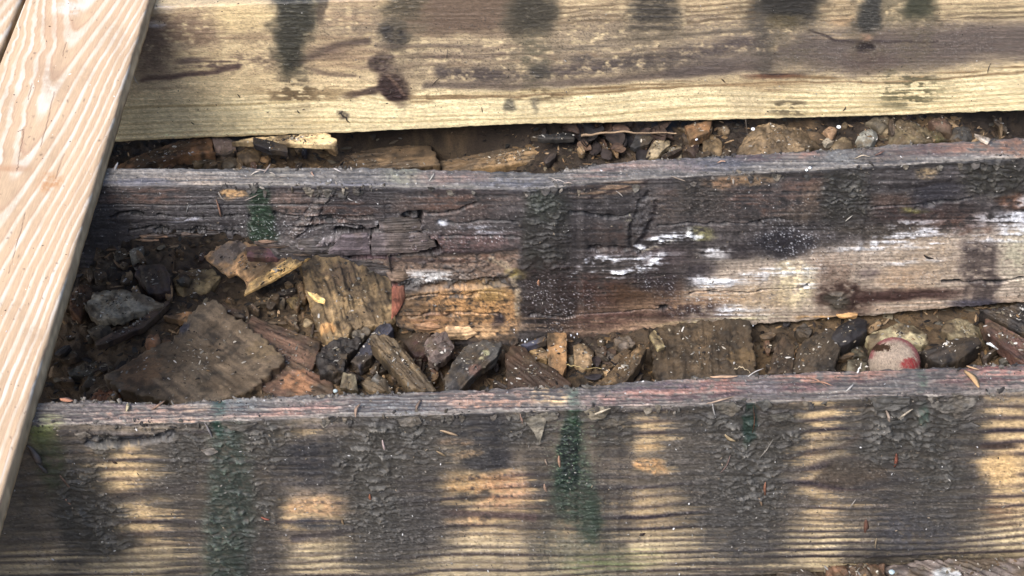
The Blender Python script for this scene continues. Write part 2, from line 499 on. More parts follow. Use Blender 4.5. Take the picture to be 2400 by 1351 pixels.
    K(1780, 1910, -40, 45, (58, 54, 48), .6, .4, 'e'); L([(1780, 50), (1800, 100), (1790, 155)], 22, (88, 80, 70), .7, .9, 'm'); B(1835, 50, 40, 16, (98, 84, 52), .7, .5, 'm')
    Pg([(2002, 62), (2030, -10), (2072, -10), (2062, 66), (2030, 78)], (72, 70, 64), .93, 12, 'e'); K(2118, 2195, -20, 44, (60, 62, 46), .85, .5, ''); K(2070, 2120, -20, 60, (110, 100, 76), .7, .4, 'm')
    K(2195, 2450, -30, 42, (168, 148, 104), .5, .4, 'g')
    for yy, aa in ((8, .5), (20, .6), (33, .6), (44, .7)):
        L([(2190, yy + 4), (2300, yy), (2420, yy - 6)], 3, (96, 80, 60), aa, .8, 'g')
    for yy in (10, 22, 34, 46):
        L([(1610, yy + 6), (1690, yy), (1770, yy - 3)], 2.2, (112, 92, 66), .7, .8)
        L([(1310, yy + 8), (1400, yy + 2), (1470, yy)], 2.2, (112, 92, 66), .6, .8)
        L([(1925, yy + 4), (2000, yy)], 2.2, (112, 92, 66), .6, .8)
    # brown line where the sapwood starts, stained grain below it
    L([(1000, 226), (1250, 218), (1600, 194), (1900, 182), (2100, 184), (2220, 171), (2420, 154)], 4.5, (128, 100, 62), .8, .8, 'g')
    L([(1000, 232), (1250, 226), (1600, 203), (1900, 193), (2100, 194), (2420, 168)], 2.5, (132, 102, 64), .7, .8)
    B(1815, 180, 60, 8, (112, 72, 50), .85, .6, 'g'); B(1830, 172, 50, 4, (60, 46, 44), .9, .6, 'g'); B(1810, 198, 80, 12, (150, 118, 76), .6, .7, 'g')
    K(2075, 2180, 168, 250, (98, 92, 66), .75, .4, 'q'); K(2060, 2230, 190, 240, (120, 112, 74), .5, .5, 'q'); K(1800, 1880, 235, 272, (104, 92, 68), .8, .4, 'q')
    K(655, 730, 195, 240, (104, 88, 64), .7, .5, 'q'); K(600, 830, 200, 240, (130, 104, 66), .6, .6, 'q'); K(1700, 1790, 215, 270, (176, 158, 122), .4, .6)
    B(805, 272, 12, 10, (84, 74, 66), .8, .5, 'm')
    p.blob(1600, 120, 900, 110, (70, 66, 60), .35, .5, 'd'); p.blob(900, 120, 700, 120, (66, 60, 54), .3, .5, 'd')
    p.blob(2050, 110, 420, 70, (186, 180, 170), .35, .5, 'd')
    p.h += 0.0003 * p.st + 0.0002 * p.n2

# ---- middle joist: rotted through at one end, split in layers, white fungus
def paint2(p):
    X, Y = p.X, p.Y
    v = Y + 0.034 * (X - 1200)
    p.c[:] = rgb(78, 72, 70)
    p.c *= (1 + 0.22 * p.n1 + 0.18 * p.n2 + 0.26 * p.st)[:, None]
    p.h += 0.0005 * p.st + 0.0004 * p.n2
    B, L, K, Pg = p.blob, p.line, p.rect, p.poly
    f = 'face'
    # right-hand sapwood, pale and fibrous
    Pg([(1560, 720), (1700, 610), (1900, 590), (2100, 560), (2450, 520), (2450, 760), (1560, 790)], (186, 168, 146), .97, 22, '', f)
    Pg([(1340, 720), (1600, 660), (1600, 780), (1300, 800)], (120, 92, 72), .8, 18, '', f)
    vv = v + 8 * fbm(X / 300, v / 60, 2, 71)
    p.rings(vv, 7.5, (104, 84, 68), .42, 1.4, mask=ss(560, 640, v) * ss(1200, 1500, X), h=0.0004)
    p.rings(vv, 9.0, (46, 42, 44), .5, 1.3, mask=ss(560, 500, v), h=-0.0004)
    p.rings(vv, 4.2, (104, 92, 86), .25, 1.3, mask=ss(600, 500, v), h=0.0002)
    K(1905, 2000, 600, 740, (140, 116, 96), .6, .4, 'm', f); K(2090, 2240, 540, 660, (160, 136, 106), .6, .5, 'm', f)
    B(1860, 668, 50, 55, (204, 186, 142), .95, .4, 'm', on=f); B(1780, 700, 70, 30, (176, 150, 112), .8, .6, 'm'); B(2390, 600, 40, 60, (176, 168, 138), .8, .5, 'm')
    B(1740, 600, 110, 22, (150, 136, 118), .7, .6, 'k'); B(2120, 660, 60, 30, (180, 146, 110), .6, .6, 'm')
    B(1600, 705, 150, 20, (176, 138, 98), .8, .6, 'g', -4); B(2200, 715, 220, 14, (178, 150, 122), .75, .5, 'g', -3)
    # reddish-brown wet heartwood
    B(1400, 685, 95, 36, (84, 58, 48), .9, .5, 'm', on=f); B(1480, 690, 60, 26, (96, 70, 46), .7, .6, 'm'); B(1540, 660, 48, 34, (58, 48, 50), .9, .5, 'm')
    B(1620, 728, 80, 22, (70, 54, 52), .85, .5, 'm'); B(1420, 750, 120, 14, (100, 66, 62), .7, .6, 'g', -4); B(1470, 768, 150, 6, (178, 144, 116), .8, .6, 'g', -4)
    B(1985, 700, 66, 38, (72, 52, 44), .95, .35, 'm', on=f); B(2110, 694, 140, 13, (78, 54, 48), .95, .5, '', -3, on=f); B(1960, 708, 26, 22, (92, 84, 70), .9, .4, 'c', on=f)
    K(2250, 2342, 560, 725, (84, 72, 68), .9, .25, 'm', f); B(2285, 712, 60, 12, (76, 74, 88), .8, .6); B(2040, 640, 26, 14, (92, 78, 78), .7, .6, 'm'); B(1965, 640, 40, 20, (118, 96, 80), .6, .6, 'm')
    B(2150, 500, 120, 30, (72, 50, 42), .7, .6, 'm'); B(2080, 470, 60, 14, (92, 70, 56), .6, .6); B(2385, 470, 40, 22, (112, 70, 44), .85, .5, 'm'); B(2140, 494, 32, 7, (116, 110, 54), .8, .5, 'm')
    B(1830, 572, 64, 34, (52, 49, 54), .95, .5, '', on=f); B(1740, 590, 40, 18, (62, 56, 58), .7, .6); B(1640, 640, 34, 26, (84, 76, 78), .7, .6)
    B(1400, 610, 110, 16, (130, 120, 120), .75, .6, 'k', -10); B(1560, 600, 50, 22, (86, 72, 72), .7, .6)
    # left half of the face: slate-grey, split
    B(400, 500, 190, 55, (72, 67, 67), .8, .5, 'm', on=f); B(545, 456, 34, 12, (182, 140, 84), .95, .3, 'm', on=f); B(690, 476, 62, 34, (116, 92, 78), .8, .6, 'm', on=f)
    B(850, 478, 110, 36, (58, 52, 53), .85, .6, '', on=f); K(890, 1010, 448, 498, (72, 68, 66), .8, .4, 'q', f, h=.0006); B(1080, 500, 90, 40, (82, 68, 62), .7, .6, 'm', on=f)
    Pg([(588, 438), (622, 438), (640, 510), (656, 566), (588, 566), (580, 500)], (34, 58, 34), .95, 10, 'e', f)
    Pg([(690, 562), (672, 548), (755, 448), (785, 452), (740, 520)], (104, 90, 80), .9, 6, 'g', f, h=.003); L([(700, 556), (740, 515), (782, 458)], 3, (46, 38, 38), .9, .6, '', f, h=-.002); L([(676, 545), (712, 500), (752, 452)], 2.5, (50, 42, 42), .8, .6, '', f, h=-.0015)
    B(670, 580, 26, 22, (120, 110, 104), .75, .6, 'm', on=f); B(800, 545, 120, 18, (92, 84, 84), .7, .6, 'k', on=f)
    L([(240, 480), (420, 482), (600, 481), (720, 480)], 1.8, (38, 34, 34), .8, .6, '', f, h=-.002, warp=.3); L([(260, 520), (420, 524), (580, 528)], 2.5, (44, 40, 42), .7, .6, 'm', f, h=-.0015)
    B(440, 514, 42, 7, (186, 186, 198), .7, .6, 'q', -8, on=f); B(560, 530, 60, 16, (150, 142, 138), .5, .6, 'd', on=f)
    for pts_, wd_ in (([(250, 505), (380, 502), (520, 508), (575, 506)], 1.8), ([(300, 540), (420, 536), (560, 545)], 2.2), ([(640, 500), (760, 512), (870, 510)], 1.8), ([(700, 530), (790, 526), (860, 530)], 2.0), ([(1030, 520), (1120, 516), (1210, 520)], 1.6), ([(1040, 555), (1140, 552), (1220, 558)], 2.0), ([(1330, 500), (1420, 508), (1470, 505)], 1.6), ([(1540, 530), (1640, 522), (1760, 526), (1860, 512)], 1.6), ([(2040, 490), (2150, 478), (2280, 470)], 2.0), ([(2200, 664), (2300, 660), (2420, 656)], 2.0), ([(1380, 580), (1450, 578), (1500, 590)], 2.0), ([(940, 694), (1040, 690), (1180, 692)], 1.5), ([(950, 735), (1060, 740), (1160, 736)], 1.5), ([(1240, 745), (1400, 735), (1560, 722)], 1.5), ([(1620, 690), (1760, 684), (1900, 672)], 1.3)):
        L(pts_, wd_ * 1.35, (26, 21, 22), .95, .5, '', f, h=-.006, warp=1.5)
    # layered split pieces above the rotten hole
    Pg([(800, 548), (880, 545), (1000, 548), (1030, 575), (1000, 596), (830, 600), (730, 598), (700, 575)], (104, 92, 92), .9, 4, 'k', f, h=.007)
    Pg([(880, 515), (990, 508), (1000, 545), (930, 548), (880, 545)], (92, 82, 80), .9, 4, 'k', f, h=.0025)
    L([(960, 505), (1010, 500), (1080, 494), (1100, 482), (1118, 478)], 2.6, (26, 17, 18), 1, .4, '', f, h=-.012, warp=.9); L([(955, 507), (985, 500)], 7, (24, 16, 16), 1, .4, '', f, h=-.009)
    L([(790, 540), (870, 540), (885, 532), (925, 520), (985, 515), (990, 505)], 4.2, (20, 15, 17), 1, .4, '', f, h=-.013, warp=.9); L([(876, 540), (874, 556)], 2.5, (26, 18, 20), 1, .4, '', f, h=-.006); L([(992, 515), (985, 540), (1010, 560), (1025, 575)], 2.5, (30, 20, 22), 1, .4, '', f, h=-.005, warp=.9)
    L([(828, 602), (920, 598), (1000, 592), (1028, 584), (1026, 574)], 6.5, (18, 12, 14), 1, .4, '', f, h=-.018, warp=.8); L([(865, 575), (868, 600)], 2.5, (40, 26, 24), 1, .5, '', f, h=-.006)
    B(1010, 585, 18, 6, (20, 14, 16), 1, .4, '', on=f, h=-.008)
    B(1080, 568, 130, 22, (110, 80, 74), .75, .6, 'm', -3, on=f); B(1100, 590, 160, 8, (64, 50, 52), .8, .6, 'g', -2, on=f)
    Pg([(835, 606), (880, 604), (1040, 600), (1210, 592), (1225, 640), (1200, 658), (1000, 668), (935, 660), (905, 640)], (136, 112, 92), .92, 8, 'm', f, h=-.004)
    B(880, 612, 44, 9, (120, 92, 98), .8, .5, 'g', on=f); B(1000, 618, 90, 8, (78, 66, 64), .8, .6, 'g', on=f)
    L([(935, 664), (1000, 672), (1100, 670), (1180, 662)], 8, (40, 32, 28), .95, .5, 'm', f, h=-.008)
    B(1010, 655, 75, 14, (206, 206, 204), .8, .5, 'q', on=f); B(1120, 652, 60, 7, (196, 190, 180), .7, .6, 'd', on=f)
    Pg([(918, 690), (1000, 676), (1200, 672), (1222, 735), (1200, 790), (1045, 798), (925, 760)], (172, 128, 76), .95, 16, 'm', f, warp=1.8)
    B(960, 716, 46, 30, (108, 88, 66), .8, .6, 'm', on=f); B(1120, 706, 76, 30, (198, 146, 80), .8, .6, 'm', on=f); B(1115, 778, 76, 15, (222, 178, 122), .95, .4, 'k', on=f); B(1000, 745, 60, 12, (134, 94, 66), .7, .6, 'g', on=f)
    B(1150, 690, 40, 22, (142, 116, 56), .6, .6, 'm', on=f); p.blob(1110, 715, 100, 45, (86, 58, 30), .7, .5, 'd', on=f); B(1164, 752, 13, 19, (62, 52, 56), .9, .5, on=f); B(925, 690, 12, 26, (176, 96, 74), .85, .5, 'm', on=f)
    L([(1150, 610), (1190, 625), (1205, 660), (1213, 700), (1214, 735)], 7, (166, 146, 114), .85, .6, 'm', f, h=.001); B(1216, 645, 28, 12, (124, 108, 40), .85, .5, 'm', on=f)
    for a in ((1060, 470, 120, 26), (1750, 485, 130, 28), (330, 465, 90, 18), (1440, 560, 60, 26), (2240, 530, 110, 18), (1640, 450, 60, 20), (800, 500, 70, 22), (1900, 440, 50, 30), (1120, 610, 80, 14)):
        B(a[0], a[1], a[2], a[3], (110, 76, 58), .65, .8, 'k', -3, on=f, warp=2.0)
    # dark damp band with crust, blackened lower part
    Pg([(1232, 430), (1330, 430), (1335, 560), (1330, 640), (1230, 640), (1222, 540)], (64, 62, 54), .97, 14, 'cr', f)
    K(1225, 1345, 610, 775, (62, 51, 48), .92, .3, 'm', f); p.blob(1310, 705, 95, 60, (206, 204, 208), .75, .5, 'd', on=f); B(1270, 470, 30, 40, (66, 72, 60), .6, .6, 'e', on=f)
    B(1430, 438, 80, 20, (146, 114, 82), .85, .5, 'g', -8, on=f); L([(1350, 450), (1430, 432), (1490, 418), (1570, 420)], 4, (52, 42, 42), .8, .6, 'g'); L([(1380, 462), (1450, 446), (1520, 428)], 3, (58, 46, 44), .8, .6)
    B(1503, 512, 72, 22, (80, 74, 72), .95, .35, 'm', -62, on=f, h=.002); L([(1478, 575), (1478, 530), (1500, 470), (1525, 452)], 4, (34, 30, 32), .9, .6, '', f, h=-.002); L([(1490, 582), (1525, 520), (1536, 470)], 5, (36, 30, 34), .85, .6, '', f, h=-.002)
    B(1470, 520, 8, 28, (132, 126, 66), .6, .6, 'd', on=f); B(1560, 490, 40, 40, (96, 80, 66), .6, .6, 'm', on=f)
    K(1590, 1700, 420, 510, (68, 62, 56), .8, .4, 'e', f); K(1930, 2040, 385, 520, (64, 61, 53), .95, .4, 'cr', f); K(2260, 2400, 365, 460, (66, 62, 52), .93, .4, 'cr', f)
    B(1745, 418, 64, 13, (156, 122, 82), .9, .5, 'm', on=f); B(1690, 430, 40, 10, (150, 112, 76), .8, .5, 'm', on=f); B(2172, 405, 24, 12, (160, 134, 92), .85, .5, 'm', on=f); B(1900, 470, 24, 40, (104, 86, 70), .8, .5, 'm', 25, on=f); B(1880, 500, 60, 20, (92, 78, 64), .6, .6, 'm', on=f)
    B(2192, 455, 52, 26, (58, 55, 60), .9, .5, '', -20, on=f, h=-.001); L([(2080, 435), (2160, 440), (2230, 420)], 4, (46, 40, 40), .8, .6, '', f); B(1700, 510, 100, 30, (84, 74, 68), .5, .6, 'm', on=f); B(2060, 540, 110, 16, (90, 80, 68), .7, .6, 'e', on=f)
    B(1640, 548, 28, 15, (134, 128, 72), .85, .5, 'm', on=f); B(1360, 560, 110, 40, (62, 56, 54), .7, .6, 'm', on=f)
    # white fungus films and dots
    Wt = (232, 236, 242)
    Pg([(1484, 586), (1520, 558), (1560, 545), (1612, 542), (1642, 548), (1630, 562), (1560, 574), (1520, 584)], Wt, 1, 6, 'k', f, h=.0012, warp=2.0)
    Pg([(1338, 644), (1372, 628), (1410, 622), (1450, 632), (1490, 628), (1520, 612), (1558, 604), (1560, 618), (1520, 634), (1480, 648), (1440, 648), (1400, 638), (1360, 646)], Wt, 1, 7, 'k', f, h=.0012, warp=2.2)
    Pg([(1495, 592), (1540, 572), (1580, 560), (1560, 580), (1520, 590)], (206, 190, 150), .6, 3, 'k', f)
    for a in ((1430, 638, 46, 8, 4), (1385, 630, 30, 6, -12), (1530, 616, 34, 8, -22), (1480, 642, 30, 7, 0), (1578, 554, 52, 8, -8), (1520, 572, 32, 8, -24), (1622, 549, 20, 7, 0)):
        B(a[0], a[1], a[2], a[3], (224, 226, 228), .9, .5, 'kr', a[4], on=f, h=.0016, warp=2.2)
    for a in ((1668, 588, 28, 8), (1655, 656, 28, 9), (1668, 668, 30, 6), (1740, 650, 36, 6), (1695, 662, 30, 5), (1790, 636, 44, 6), (1860, 634, 40, 8), (1885, 668, 16, 14), (1700, 728, 28, 8), (1748, 722, 32, 6), (1650, 762, 60, 5), (1760, 740, 40, 5), (2110, 548, 60, 5), (2180, 538, 40, 6), (2130, 520, 45, 4), (2090, 562, 70, 4), (2150, 570, 80, 5), (2112, 610, 32, 5), (2180, 606, 14, 5), (2250, 556, 60, 6), (2360, 552, 50, 10), (2380, 524, 36, 16), (2400, 490, 26, 20), (2330, 510, 50, 7), (2020, 575, 60, 4), (1450, 605, 90, 4), (1380, 612, 40, 4)):
        B(a[0], a[1], a[2], a[3], Wt, .85 if a[0] < 1720 else (.6 if a[0] < 1950 else .5), .8, 'kr', -6, on=f, h=.0010, warp=2.0)
        B(a[0] + 14, a[1] + 5, a[2] * 1.3, a[3] * 1.4, (206, 206, 208), .55, .7, 'q', -6, on=f, h=.0004, warp=1.5)
    for a in ((1540, 660, 46, 32, .9), (1838, 560, 75, 34, .95), (1630, 720, 70, 26, .85), (1310, 770, 60, 12, .8), (1010, 570, 90, 22, .6), (1130, 540, 60, 14, .9), (1150, 560, 40, 8, .8), (920, 525, 30, 8, .7), (1700, 690, 110, 40, .5), (2160, 650, 60, 12, .6), (1440, 600, 110, 18, .6), (700, 540, 130, 40, .5), (620, 540, 50, 22, .6), (1880, 620, 60, 40, .6), (2100, 560, 220, 40, .4)):
        p.blob(a[0], a[1], a[2], a[3], (214, 216, 220), a[4] * .85, .8, 'd', on=f, h=.0010)
    B(1130, 538, 48, 9, (166, 168, 176), .7, .6, 'q', 8, on=f); B(905, 522, 22, 7, (180, 182, 186), .7, .6, 'm', on=f); B(1040, 523, 14, 8, (200, 204, 210), .8, .5, 'm', on=f); B(358, 557, 14, 5, Wt, .95, .4, on=f); B(428, 557, 10, 4, Wt, .9, .4, on=f)
    p.blob(1000, 500, 900, 70, (190, 186, 180), .30, .5, 'd', on=f); p.blob(2000, 460, 400, 60, (176, 170, 160), .30, .5, 'd', on=f)
    p.blob(1300, 760, 400, 16, (186, 150, 110), .4, .6, 'q', on=f)
    B(1700, 752, 140, 7, (196, 182, 130), .8, .6, 'k', -4, on=f); B(1910, 745, 44, 7, (206, 156, 88), .85, .5, 'k', -4, on=f)
    # top edge
    t = 'top'
    m = p.top
    p.c[m] = rgb(120, 112, 102)
    p.c[m] *= (1 + 0.10 * p.n1[m] + 0.12 * p.n2[m] + 0.26 * p.st[m])[:, None]
    B(480, 420, 130, 12, (170, 146, 120), .75, .6, 'g', on=t); B(640, 408, 50, 14, (120, 112, 96), .8, .6, 'm', on=t); B(950, 410, 40, 20, (134, 134, 106), .7, .6, 'm', on=t); B(1060, 415, 90, 16, (128, 98, 84), .75, .6, 'm', on=t)
    B(330, 430, 90, 8, (86, 84, 96), .7, .6, '', on=t); B(820, 432, 90, 8, (96, 96, 112), .7, .6, 'g', on=t); B(1200, 430, 90, 10, (96, 96, 106), .6, .6, 'm', on=t)
    B(1440, 400, 90, 16, (158, 120, 100), .8, .6, 'g', -10, on=t); L([(1380, 410), (1450, 396), (1540, 392)], 3, (64, 52, 50), .8, .6, 'g', t); B(1600, 385, 50, 16, (140, 112, 104), .6, .6, 'm', on=t); B(1700, 380, 90, 18, (92, 88, 92), .8, .6, 'm', on=t)
    B(1780, 368, 60, 12, (88, 60, 56), .7, .6, 'm', on=t); B(1895, 362, 36, 12, (158, 106, 80), .8, .6, 'm', on=t); B(2070, 360, 90, 18, (118, 96, 80), .7, .6, 'm', on=t); B(2080, 362, 60, 8, (70, 54, 50), .7, .6, 'k', on=t); B(2180, 350, 60, 16, (100, 74, 66), .8, .6, 'm', on=t)
    B(2290, 345, 90, 18, (152, 104, 76), .8, .6, 'k', on=t); B(2380, 345, 40, 22, (140, 96, 66), .8, .6, 'm', on=t); B(1980, 365, 60, 14, (122, 122, 116), .6, .6, 'm', on=t)
    p.blob(1300, 390, 1200, 60, (196, 194, 190), .35, .4, 'd', on=t); p.h[m] += 0.0003 * p.n2[m] + 0.0007 * p.st[m] + 0.0004 * p.wx[m]
    L([(600, 440), (900, 446), (1130, 452), (1300, 446), (1400, 436)], 6, (52, 48, 52), .7, .7, 'm', f); L([(1600, 412), (1800, 408), (2100, 392), (2400, 374)], 7, (54, 50, 48), .8, .7, 'm', f)

# ---- nearest joist: grey dirt, algae crust, windows of clean striped wood
def paint3(p):
    X, Y = p.X, p.Y
    v = Y + 0.030 * (X - 1200)
    rel = v - 964                            # distance below the top edge, px
    p.c[:] = rgb(192, 161, 108)
    p.c += (rgb(200, 180, 132) - p.c) * (0.8 * ss(250, 330, rel))[:, None]
    p.c *= (1 + 0.10 * p.n1 + 0.05 * p.n2)[:, None]
    vv = rel + 10 * fbm(X / 380, rel / 150, 2, 91)
    vv = vv - 42 * np.exp(-((X - 2010) / 150) ** 2) * np.exp(-((rel - 175) / 110) ** 2) * np.sign(rel - 170) * ss(0, 60, np.abs(rel - 170))
    vv = vv + 26 * np.exp(-((X - 300) / 240) ** 2) * ss(0, 120, rel) * ss(330, 160, rel)
    st1 = ss(285, 255, rel)
    p.rings(vv, 25.0, (72, 58, 58), 1.25, 2.2, mask=st1, h=0.0006)
    p.rings(vv, 15.5, (70, 58, 56), 1.2, 1.5, mask=1 - st1, h=0.0006)
    p.rings(vv, 7.3, (130, 104, 78), .35, 1.3, mask=1 - st1)
    B, L, K, Pg = p.blob, p.line, p.rect, p.poly
    f = 'face'
    # dirt everywhere except in the windows
    win = np.zeros(X.size)
    def window(x0, x1, y0, y1, a=1.0):
        u = np.abs((X + 20 * p.wx + 10 * p.n2 + 62 * p.st - (x0 + x1) / 2) / ((x1 - x0) / 2)); q = np.abs((Y + 9 * p.wy - (y0 + y1) / 2) / ((y1 - y0) / 2))
        np.maximum(win, a * (1 - ss(0.68, 1.18, (u ** 4 + q ** 4) ** .25)), out=win)
    for a in ((205, 355, 1045, 1165), (255, 385, 1175, 1255), (300, 420, 1250, 1360, .8), (655, 810, 1160, 1240, .85), (690, 830, 1235, 1370, .85), (1035, 1245, 1100, 1200, .9), (1050, 1130, 985, 1100, .8), (1050, 1200, 1195, 1300, .75),
              (1475, 1560, 965, 1065, .9), (1485, 1560, 1072, 1112, 1), (1450, 1640, 1140, 1345, .8), (1885, 1985, 935, 1030, 1), (1870, 1990, 1030, 1180, .85), (1855, 1990, 1180, 1350, .9), (2310, 2470, 925, 1340, 1), (2190, 2330, 1240, 1345, .5),
              (640, 690, 1000, 1030, .7), (880, 1400, 1290, 1380, .6), (1600, 1860, 1285, 1350, .7), (0, 180, 1285, 1370, .45), (180, 420, 1300, 1380, .6), (1200, 1450, 1215, 1330, .3)):
        window(*a)
    d = np.clip((1 - win) * (.95 + .1 * p.n2) + (0.30 * p.n3 + 0.22 * p.n2) * ss(0, .5, 1 - win) * ss(0, .35, win) + 0.10 * np.clip(p.n3, 0, 1), 0, 1)
    dirt = rgb(88, 80, 73) * (1 + 0.18 * p.n1 + 0.16 * p.n2 + 0.16 * p.st)[:, None]
    stripe_show = 0.14 + 0.26 * ss(220, 320, rel)
    p.c += (dirt - p.c) * (d * (1 - stripe_show))[:, None]
    p.h += d * 0.0006 * (p.scale2 + p.n2 * .4)
    # wetter, blacker drip bands between the windows
    for x0, x1, a in ((130, 205, .7), (395, 480, .6), (560, 660, .6), (820, 1030, .7), (1235, 1300, .5), (1400, 1480, .6), (1600, 1860, .75), (2000, 2300, .75)):
        K(x0, x1, 940, 1400, (46, 44, 44), a + .05, .5, 'rg', f)
    # orange and dark patches
    B(735, 1185, 70, 26, (186, 142, 92), .8, .5, 'm', on=f); B(1110, 1130, 70, 34, (204, 154, 82), .85, .5, 'm', on=f); B(1180, 1150, 60, 40, (178, 128, 84), .7, .6, 'm', on=f); B(1525, 1092, 36, 19, (206, 150, 82), .95, .35, 'm', on=f); B(1520, 1048, 38, 8, (190, 150, 92), .9, .4, 'k', on=f)
    B(1130, 1008, 95, 48, (44, 44, 50), .97, .4, 'k', on=f); B(1130, 1010, 90, 46, (44, 44, 50), .7, .4, '', on=f); B(1140, 1078, 62, 30, (46, 45, 50), .95, .4, '', on=f); B(1095, 1065, 36, 9, (196, 150, 92), .9, .4, 'm', -10, on=f); B(1072, 1036, 40, 8, (176, 132, 84), .8, .5, 'm', on=f); B(1100, 1165, 34, 10, (56, 52, 48), .85, .5, 'm', on=f); B(1140, 1155, 16, 9, (62, 56, 50), .85, .5, 'm', on=f); B(1170, 1125, 60, 4, (120, 84, 56), .7, .6, 'g', on=f)
    L([(1040, 1203), (1150, 1208), (1250, 1212)], 9, (84, 64, 60), .8, .7, '', f); B(1100, 1222, 60, 9, (196, 152, 94), .8, .4, 'm', on=f); B(1140, 1218, 16, 8, (58, 50, 48), .9, .5, 'm', on=f)
    B(740, 1080, 110, 55, (48, 47, 51), .93, .45, 'k', on=f); B(740, 1080, 100, 50, (50, 49, 52), .6, .5, '', on=f); B(750, 1225, 62, 13, (52, 54, 62), .93, .4, 'g', on=f); L([(690, 1262), (760, 1255), (830, 1240)], 8, (70, 62, 64), .85, .6, '', f); B(670, 1012, 44, 12, (172, 140, 96), .6, .6, 'm', on=f)
    B(340, 1000, 70, 13, (134, 118, 92), .9, .5, 'g', on=f, h=.002); L([(208, 1034), (270, 1036), (330, 1036), (390, 1022), (402, 1016)], 10, (40, 42, 50), .97, .5, 'm', f, h=-.006, warp=.8); L([(240, 1040), (310, 1043), (370, 1032)], 3, (22, 22, 28), 1, .5, '', f, h=-.006)
    L([(200, 1165), (300, 1160), (380, 1150), (450, 1135)], 9, (76, 66, 62), .8, .7, '', f); B(225, 1215, 40, 60, (70, 62, 56), .8, .5, 'e', on=f)
    Pg([(1905, 1125), (1925, 1095), (1960, 1075), (2060, 1080), (2080, 1120), (1985, 1140), (1930, 1135)], (80, 66, 52), .95, 8, '', f); B(1930, 1030, 40, 14, (170, 136, 84), .6, .6, 'm', -20, on=f); L([(1890, 1065), (1930, 1062), (1990, 1040), (2010, 1020)], 6, (92, 72, 58), .8, .7, '', f)
    B(2350, 1100, 44, 40, (198, 160, 98), .9, .5, '', on=f); B(2350, 1200, 40, 12, (112, 84, 60), .8, .6, 'g', on=f); B(2350, 1225, 40, 10, (96, 74, 56), .8, .6, 'g', on=f); B(2340, 1046, 50, 7, (66, 50, 44), .9, .5, '', on=f)
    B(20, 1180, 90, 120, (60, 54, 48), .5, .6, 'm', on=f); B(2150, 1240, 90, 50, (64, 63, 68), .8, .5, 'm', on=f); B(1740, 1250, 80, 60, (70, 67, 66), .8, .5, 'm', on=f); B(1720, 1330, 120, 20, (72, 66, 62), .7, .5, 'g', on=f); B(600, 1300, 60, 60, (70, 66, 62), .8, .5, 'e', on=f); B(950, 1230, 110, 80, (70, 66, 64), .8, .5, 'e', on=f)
    # algae crust in overlapping scales
    cr = (72, 68, 60)
    for a in ((200, 1130, 48, 60), (235, 1215, 65, 50), (160, 1180, 30, 90), (250, 1270, 60, 40), (440, 1060, 40, 60), (900, 1040, 100, 70), (860, 1110, 70, 70), (960, 1000, 90, 30), (1230, 1010, 60, 36), (1430, 1000, 55, 40), (1690, 980, 90, 40), (1790, 1060, 60, 80), (1720, 1100, 50, 90), (1780, 1160, 50, 70), (2100, 980, 90, 50), (2180, 1000, 100, 60), (2130, 1050, 90, 40), (2060, 1040, 40, 40), (2200, 1110, 60, 40), (620, 1050, 50, 40), (600, 1180, 50, 60), (880, 1200, 60, 60), (630, 1010, 70, 20), (250, 1050, 30, 30), (1850, 1010, 40, 50)):
        B(a[0], a[1], a[2], a[3], cr, .9, .6, 'cr', on=f)
    Pg([(490, 990), (560, 990), (590, 1100), (590, 1250), (575, 1400), (490, 1400), (475, 1250), (490, 1100)], (54, 66, 56), .93, 22, 'cr', f)
    for a in ((1050, 1060, 120, 80), (1650, 1100, 120, 120), (2000, 1060, 90, 60), (400, 1100, 60, 90), (880, 1260, 120, 80), (1750, 1200, 120, 90), (2200, 1180, 90, 70)):
        B(a[0], a[1], a[2], a[3], (76, 72, 66), .5, .6, 'e', on=f)
    # green algae runs
    Pg([(1326, 936), (1354, 936), (1368, 1010), (1376, 1060), (1398, 1130), (1408, 1260), (1370, 1270), (1340, 1215), (1302, 1200), (1296, 1110), (1312, 1040)], (44, 60, 48), .8, 16, 'er', f); Pg([(1330, 945), (1352, 945), (1362, 1010), (1352, 1120), (1338, 1150), (1304, 1140), (1318, 1040)], (24, 52, 36), .97, 9, 'er', f); Pg([(1330, 945), (1350, 945), (1362, 1010), (1354, 1120), (1338, 1150), (1306, 1140), (1318, 1040)], (20, 44, 32), .8, 8, 'm', f); B(1336, 1065, 20, 66, (16, 32, 30), .97, .5, 'm', on=f); B(1342, 970, 14, 26, (24, 66, 26), .8, .5, 'm', on=f)
    p.blob(1345, 1060, 60, 130, (92, 130, 70), .55, .5, 'd', on=f, h=.0006)
    B(1350, 1185, 58, 40, (46, 58, 44), .6, .7, 'm', on=f); B(1390, 1215, 16, 60, (44, 62, 46), .6, .7, '', on=f); B(1345, 1290, 80, 60, (70, 76, 60), .4, .8, 'm', on=f); B(1400, 1325, 80, 22, (126, 146, 70), .45, .6, 'g', on=f); B(1500, 1305, 60, 20, (170, 178, 90), .35, .6, 'g', on=f)
    K(1738, 1768, 945, 1035, (24, 50, 38), .93, .35, '', f); K(2152, 2172, 940, 990, (40, 66, 50), .85, .5, 'm', f); B(512, 1000, 10, 26, (24, 56, 42), .9, .5, on=f); B(100, 1010, 26, 40, (112, 124, 52), .75, .6, '', on=f); B(118, 1085, 30, 60, (64, 72, 44), .85, .6, 'm', on=f)
    # undercut below the top edge and stray grit
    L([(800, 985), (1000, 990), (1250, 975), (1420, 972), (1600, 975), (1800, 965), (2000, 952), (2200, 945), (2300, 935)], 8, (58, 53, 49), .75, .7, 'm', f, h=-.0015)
    p.blob(1200, 1150, 1300, 220, (172, 166, 156), .30, .4, 'd', on=f, h=.0004)
    p.h += 0.0003 * p.st
